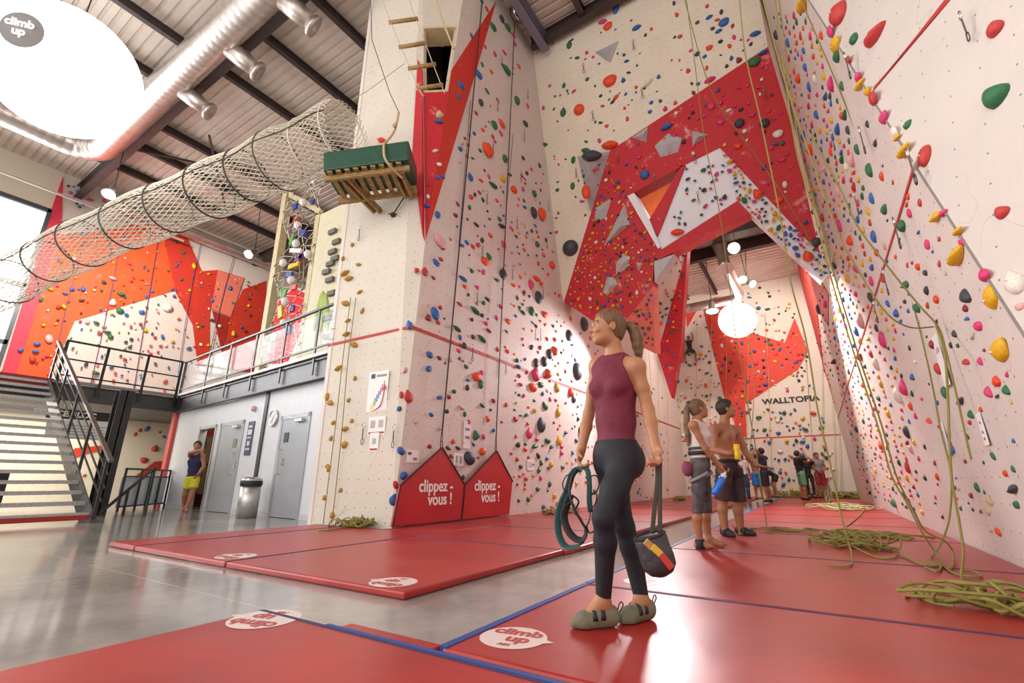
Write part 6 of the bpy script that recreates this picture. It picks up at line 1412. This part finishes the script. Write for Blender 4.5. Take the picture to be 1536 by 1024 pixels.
for x0, x1 in ((986, 978), (990, 990)):
    mb = MB(); strap(mb, [(x0, 688, 2.32), (x0, 720, 2.31), ((x0+x1)/2, 760, 2.29), (x1, 800, 2.27)], .0105, .002, flat=tuple(FW)); obj('strap', mb, mat('strap_olive', '#3f3d33', .8), cb_, True)

# ---------------------------------------------------------------- the couple
f2 = nrm(.97*RI-.2*FW)
P = {'k': .955, 'Ff': f2, 'Cf': nrm(.95*RI-.1*FW), 'Hf': nrm(.97*RI+.1*FW+.12*UP), 'Cu': nrm(UP-.05*RI), 'Pu': UP, 'Hu': nrm(UP-.1*RI)}
P.update(pel=J(1051, 696, 5.1), che=J(1049, 655, 5.1), nek=J(1045, 632, 5.1), hea=J(1047.5, 613, 5.1), shoR=J(1040, 638, 4.96), elbR=J(1058, 673, 4.95), wriR=J(1079, 698, 5.0),
         shoL=J(1049, 639, 5.24), elbL=J(1058, 672, 5.3), wriL=J(1074, 694, 5.28), hipR=J(1048, 705, 5.02), kneR=J(1047, 762, 5.03), ankR=J(1050, 813, 5.05), toeR=J(1071, 822, 5.0),
         hipL=J(1054, 705, 5.19), kneL=J(1060, 762, 5.2), ankL=J(1063, 808, 5.22), toeL=J(1090, 817, 5.15))
for n_ in 'RL': P['toe'+n_][2] = .08
P['tail'] = [(J(1033, 604, 5.1), .022), (J(1030, 615, 5.1), .032), (J(1030, 635, 5.1), .034), (J(1032, 652, 5.1), .03), (J(1034, 668, 5.1), .01)]
WTOP = mat('white_jersey', '#cdb9b4', .75, bump=.2); TIE = mat('tie_dye_grey', '#51474a', .8, var=.55, vscale=12)
hr_ = dict(d=nrm(RI*.55-UP*.8), pn=nrm(RI*.5+UP*.1), ts=nrm(FW*.3+RI*.6), curl=(.8, .9, .6))
person(P, 'woman in a white tank top and grey cropped leggings holding a blue bottle', 'f', .0075, ('tank', WTOP), ('capri', TIE), SKIN, HAIRB, 'tail', {'R': hr_})
W2 = P
a, b_ = PD(1086, 712, 4.93), PD(1071, 741, 4.93)
bt = thing('water_bottle', 'blue water bottle held low by the woman in the white tank top', 'bottle', b_); ax = (a-b_).normalized(); Lg = (a-b_).length
mb = MB(); mb.lathe([(.03, 0), (.036, .01), (.036, Lg*.75), (.03, Lg*.85)], b_, ax, 20); obj('body', mb, mat('bottle_blue', '#1f6fd0', .3), bt, True)
mb = MB(); mb.lathe([(.028, Lg*.85), (.03, Lg), (.014, Lg*1.05), (.012, Lg*1.15)], b_, ax, 16); obj('cap', mb, mat('bottle_cap', '#d8d4d8', .4), bt, True)
def hoopring(c, f, a, b, w, m_, parent, name, th=.004, tilt=0, n=28):
    f = nrm(f); s_ = nrm(np.cross(f, UP)); mb = MB(); pts = [np.array(c)+s_*math.cos(t)*a+f*math.sin(t)*b+UP*math.sin(t)*tilt for t in [2*PI*i/n for i in range(n)]]
    mb.tube(pts, w, 6, closed=True, radii=[(th, w)]*n, flat=tuple(s_)); return obj(name, mb, m_, parent, True)
hn = thing('climbing_harness', 'worn black climbing harness on the woman in the white tank top', 'harness', tuple(P['pel']))
hoopring(P['pel']+UP*.115, f2, .128, .112, .022, HB, hn, 'waist_belt'); hoopring(P['pel']+UP*.165, f2, .122, .105, .014, TEAL, hn, 'teal_belt')
for n_ in 'RL': hoopring(lerpn(P['hip'+n_], P['kne'+n_], .18), f2, .095, .098, .018, mat('grey_webbing', '#8d8288', .7), hn, 'leg_loop', tilt=.05)
mb = MB(); c = PD(1031, 703, 5.03); mb.ball(c, (.055, .055, .08), 14, 10); cb2 = tag(obj('chalk_bag', mb, mat('purple_bag', '#7a3350', .7, bump=.4), loc=c, smooth=True), 'purple chalk bag clipped behind the hip of the woman in white', 'chalk bag')
mb = MB(); an = P['ankR']; mb.tube([an+(RI*math.cos(t)*.045+FW*math.sin(t)*.042)+UP*(.0-.02) for t in [2*PI*i/14 for i in range(14)]], .03, 8, closed=True, radii=[(.006, .05)]*14, flat=tuple(RI)); tag(obj('ankle_brace', mb, BLACK, loc=tuple(an), smooth=True), 'black brace around the bare right ankle of the woman in white', 'brace')

f3 = nrm(.80*RI-.6*FW)
P = {'k': 1.04, 'Ff': f3, 'Cf': f3, 'Hf': nrm(.97*RI-.25*FW+.1*UP), 'Cu': nrm(UP-.04*RI), 'Pu': UP, 'Hu': nrm(UP-.06*RI)}
P.update(pel=J(1094, 699, 6.25), che=J(1088, 659, 6.25), nek=J(1086, 636, 6.25), hea=J(1089, 613, 6.22), shoR=J(1070, 644, 6.10), elbR=J(1072, 675, 6.05), wriR=J(1095, 680, 5.85),
         shoL=J(1104, 646, 6.40), elbL=J(1118, 678, 6.4), wriL=J(1135, 698, 6.25), hipR=J(1086, 706, 6.17), kneR=J(1084, 750, 6.2), ankR=J(1088, 797, 6.2), toeR=J(1102, 808, 6.05),
         hipL=J(1102, 706, 6.32), kneL=J(1108, 752, 6.32), ankL=J(1112, 799, 6.33), toeL=J(1134, 809, 6.2))
for n_ in 'RL': P['toe'+n_][2] = .085
SHT = mat('brown_shorts', '#3d2d2e', .8, var=.3, vscale=10)
hr_ = dict(d=nrm(RI*.9+UP*.05-FW*.1), pn=nrm(-FW*.2+RI*.1+UP*0+FW*.9), ts=nrm(UP), curl=(.6, .7, .5)); hl_ = dict(d=nrm(RI*.95-UP*.1), pn=nrm(-UP), ts=nrm(-FW), curl=(.1, .15, .1), thumb=0)
person(P, 'shirtless man with short dark hair in dark shorts holding a yellow bottle and gesturing right', 'm', .0078, None, ('shorts', SHT), SKIN, HAIRD, 'short', {'R': hr_, 'L': hl_}, mat('shoe_black', '#26262a', .6))
M3 = P
a, b_ = PD(1107.5, 662, 5.80), PD(1107.5, 689, 5.80)
bt = thing('water_bottle', 'yellow sports bottle with a red lid held by the shirtless man', 'bottle', b_); Lg = (a-b_).length
mb = MB(); mb.lathe([(.032, 0), (.037, .01), (.037, Lg*.35), (.033, Lg*.45), (.037, Lg*.55), (.036, Lg*.85)], b_, n=20); obj('body', mb, mat('bottle_yellow', '#e6b71c', .35), bt, True)
mb = MB(); mb.lathe([(.036, Lg*.85), (.034, Lg*.97), (.014, Lg), (.012, Lg*1.08)], b_, n=16); obj('lid', mb, mat('lid_red', '#a52a22', .4), bt, True)
hn = thing('climbing_harness', 'worn dark harness over the brown shorts of the shirtless man', 'harness', tuple(P['pel']))
hoopring(P['pel']+UP*.07, f3, .165, .128, .02, HB, hn, 'waist_belt')
for n_ in 'RL': hoopring(lerpn(P['hip'+n_], P['kne'+n_], .25), f3, .112, .11, .018, HB, hn, 'leg_loop', tilt=.05)
mb = MB(); q = P['pel']+f3*.14+UP*.06; mb.tube([q+RI*math.cos(t)*.03+UP*(math.sin(t)*.05-.03) for t in [2*PI*i/12 for i in range(12)]], .007, 6, closed=True); obj('belay_carabiner', mb, CHROME, hn, True)
mb = MB(); mb.cyl(PD(1105, 742, 6.5), PD(1113, 775, 6.5), .012, n=8); tag(obj('pole', mb, WHITE, loc=tuple(PD(1113, 775, 6.5))), 'thin white pole seen between the legs of the shirtless man', 'pole')

# ---------------------------------------------------------------- man at the left by the doorway
dl = 11.85; f4 = nrm(.25*RI-.95*FW)
P = {'k': .99, 'Ff': f4, 'Cf': f4, 'Hf': nrm(.3*RI-.9*FW), 'Cu': nrm(UP-.1*RI), 'Pu': UP, 'Hu': UP}
P.update(pel=J(289, 716, dl), che=J(293, 694, dl), nek=J(295, 680, dl), hea=J(296, 668.5, dl-.03), shoR=J(286, 683, dl), elbR=J(285, 679, dl-.28), wriR=J(300, 675, dl-.36),
         shoL=J(304, 683, dl), elbL=J(306, 699, dl-.05), wriL=J(298, 710, dl-.15), hipR=J(284.5, 720, dl), kneR=J(277, 743, dl+.03), ankR=J(275, 763, dl+.15), toeR=J(274, 767, dl-.0),
         hipL=J(293, 720, dl), kneL=J(288, 742, dl-.05), ankL=J(279, 764, dl-.12), toeL=J(280, 769, dl-.26))
for n_ in 'RL': P['toe'+n_][2] = .035; P['ank'+n_][2] = .10
person(P, 'barefoot man in navy tank top and yellow shorts, arm across his face, by the doorway', 'm', .0125, ('tank', mat('navy_top', '#26254f', .8)), ('mini', mat('yellow_shorts', '#c9c22e', .8)), SKIN, HAIRD, 'short', {'R': dict(d=nrm(RI), pn=-FW, ts=UP, curl=(.3, .4, .3))}, floor=.0)

# ---------------------------------------------------------------- people by the back wall
def far(px, py, ht, fdir, label, sex, top, bottom, hair=HAIRD, pose=None, hs='short', h=.016):
    b = PZ(px, py, .052); P = skel((b.x, b.y, .052), fdir, ht, sex); f = nrm([fdir[0], fdir[1], 0]); sd = np.cross(f, UP); k = P['k']
    for n_ in 'RL': P['toe'+n_][2] = .085
    def q(s_, f_, u_): return np.array([b.x, b.y, .052])+(sd*s_+f*f_+UP*u_)*k
    if pose: pose(P, q)
    if hs == 'long':
        c = P['hea']; P['tail'] = [(c-f*.05*k+UP*.03, .05), (c-f*.09*k-UP*.08, .05), (c-f*.10*k-UP*.2, .045), (c-f*.1*k-UP*.3, .02)]
    return person(P, label, sex, h, top, bottom, SKIN, hair, hs, None, BLACK, group=None)
def hands_head(P, q):
    P.update(elbR=q(.26, .18, 1.50), wriR=q(.09, .17, 1.66), elbL=q(-.26, .18, 1.50), wriL=q(-.09, .17, 1.66), Hf=nrm(np.array(P['Hf'])+UP*.35))
def shade(P, q): P.update(elbR=q(.24, .2, 1.46), wriR=q(.06, .2, 1.68), Hf=nrm(np.array(P['Hf'])+UP*.4))
def hold_hands(P, q): P.update(elbR=q(.25, .0, 1.14), wriR=q(.08, .2, 1.05), elbL=q(-.25, .0, 1.14), wriL=q(-.08, .2, 1.05))
def reach(P, q): P.update(elbR=q(.2, .28, 1.48), wriR=q(.16, .5, 1.64), elbL=q(-.2, .28, 1.36), wriL=q(-.16, .5, 1.44), hea=q(0, .06, 1.62))
def bend(P, q):
    P.update(pel=q(0, -.10, .9), che=q(0, .17, 1.08), nek=q(0, .34, 1.10), hea=q(0, .47, 1.02), shoR=q(.15, .31, 1.07), shoL=q(-.15, .31, 1.07), elbR=q(.17, .34, .80), wriR=q(.12, .3, .58), elbL=q(-.17, .34, .80), wriL=q(-.12, .3, .58), hipR=q(.09, -.09, .87), hipL=q(-.09, -.09, .87))
    f = np.array(P['Ff']); P['Cu'] = nrm(f*.8+UP*.55); P['Cf'] = nrm(f*.5-UP*.85); P['Hf'] = nrm(f*.6-UP*.8); P['Hu'] = nrm(f*.7+UP*.6)
    P['toeR'] = q(.12, .14, .035); P['toeL'] = q(-.12, .14, .035); P['Pu'] = nrm(f*.35+UP)
r_, f_ = RI, FW
far(1153, 753, 1.74, -r_*.5+f_*.6, 'man in dark grey top and shorts, hands at his forehead, left in the back group', 'm', ('tee', mat('slate_top', '#33344a', .8)), ('shorts', mat('slate_shorts', '#34323e', .8)), pose=hands_head)
far(1140, 749, 1.72, -r_*.3-f_*.5, 'shirtless man in blue shorts partly hidden behind the gesturing hand', 'm', None, ('shorts', mat('bright_blue_shorts', '#2a6fae', .8)), pose=hands_head)
far(1164, 746.5, 1.68, -r_+f_*.2, 'person in black bending forward towards the left near the back wall', 'f', ('tee', mat('black_tee', '#1d1a1e', .8)), ('mini', _m['black_tee']), pose=bend)
far(1208, 749.5, 1.78, r_*.95-f_*.1, 'man in a black t-shirt and green shorts looking up at the back wall', 'm', ('tee', _m['black_tee']), ('shorts', mat('green_shorts', '#5f9a78', .8)), pose=shade)
far(1219, 747, 1.68, -r_*.3-f_*.8, 'woman in black with long dark hair shading her eyes in the back group', 'f', ('tee', _m['black_tee']), ('leggings', _m['black_tee']), pose=hands_head)
far(1236, 747, 1.80, -r_*.1-f_*.9, 'man in a grey tank top and red shorts with folded hands in the back group', 'm', ('tank', mat('grey_top', '#85868c', .8)), ('shorts', mat('red_shorts', '#8e2630', .8)), pose=hold_hands)
far(1255, 745, 1.78, r_*.9+f_*.35, 'man in a navy tank top and yellow shorts reaching for holds at the back right', 'm', ('tank', _m['navy_top']), ('shorts', mat('pale_yellow_shorts', '#cdbb52', .8)), pose=reach)
far(1120, 748, 1.7, r_*.6+f_*.7, 'person in a white t-shirt and blue trousers half hidden behind the shirtless man', 'm', ('tee', mat('white_tee', '#d7cdca', .8)), ('trousers', mat('blue_jeans', '#33507c', .8)))
# climber on the back wall
b = BKP.at(1036, 535, .35); P = skel((b.x, b.y, b.z-.55), (-.25, 1, 0), 1.68, 'f')
def q(s_, f_, u_): f = nrm([-.25, 1, 0]); sd = np.cross(f, UP); return np.array([b.x, b.y, b.z-.55])+(sd*s_+f*f_+UP*u_)*.96
P.update(elbR=q(.25, .12, 1.66), wriR=q(.22, .26, 1.9), elbL=q(-.30, .12, 1.62), wriL=q(-.42, .26, 1.86), kneR=q(.30, .2, .80), ankR=q(.26, .1, .42), toeR=q(.28, .26, .40), kneL=q(-.28, .22, .72), ankL=q(-.24, .1, .33), toeL=q(-.26, .26, .31))
cc = P['hea']; P['tail'] = [(cc-np.array([0, .06, 0]), .045), (cc-np.array([0, .10, .15]), .04), (cc-np.array([0, .1, .26]), .015)]
person(P, 'climber in a black top high on the back wall left of the far balloon lamp', 'f', .015, ('tank', _m['black_tee']), ('mini', _m['slate_shorts']), SKIN, HAIRB, 'tail', None, BLACK, floor=None)
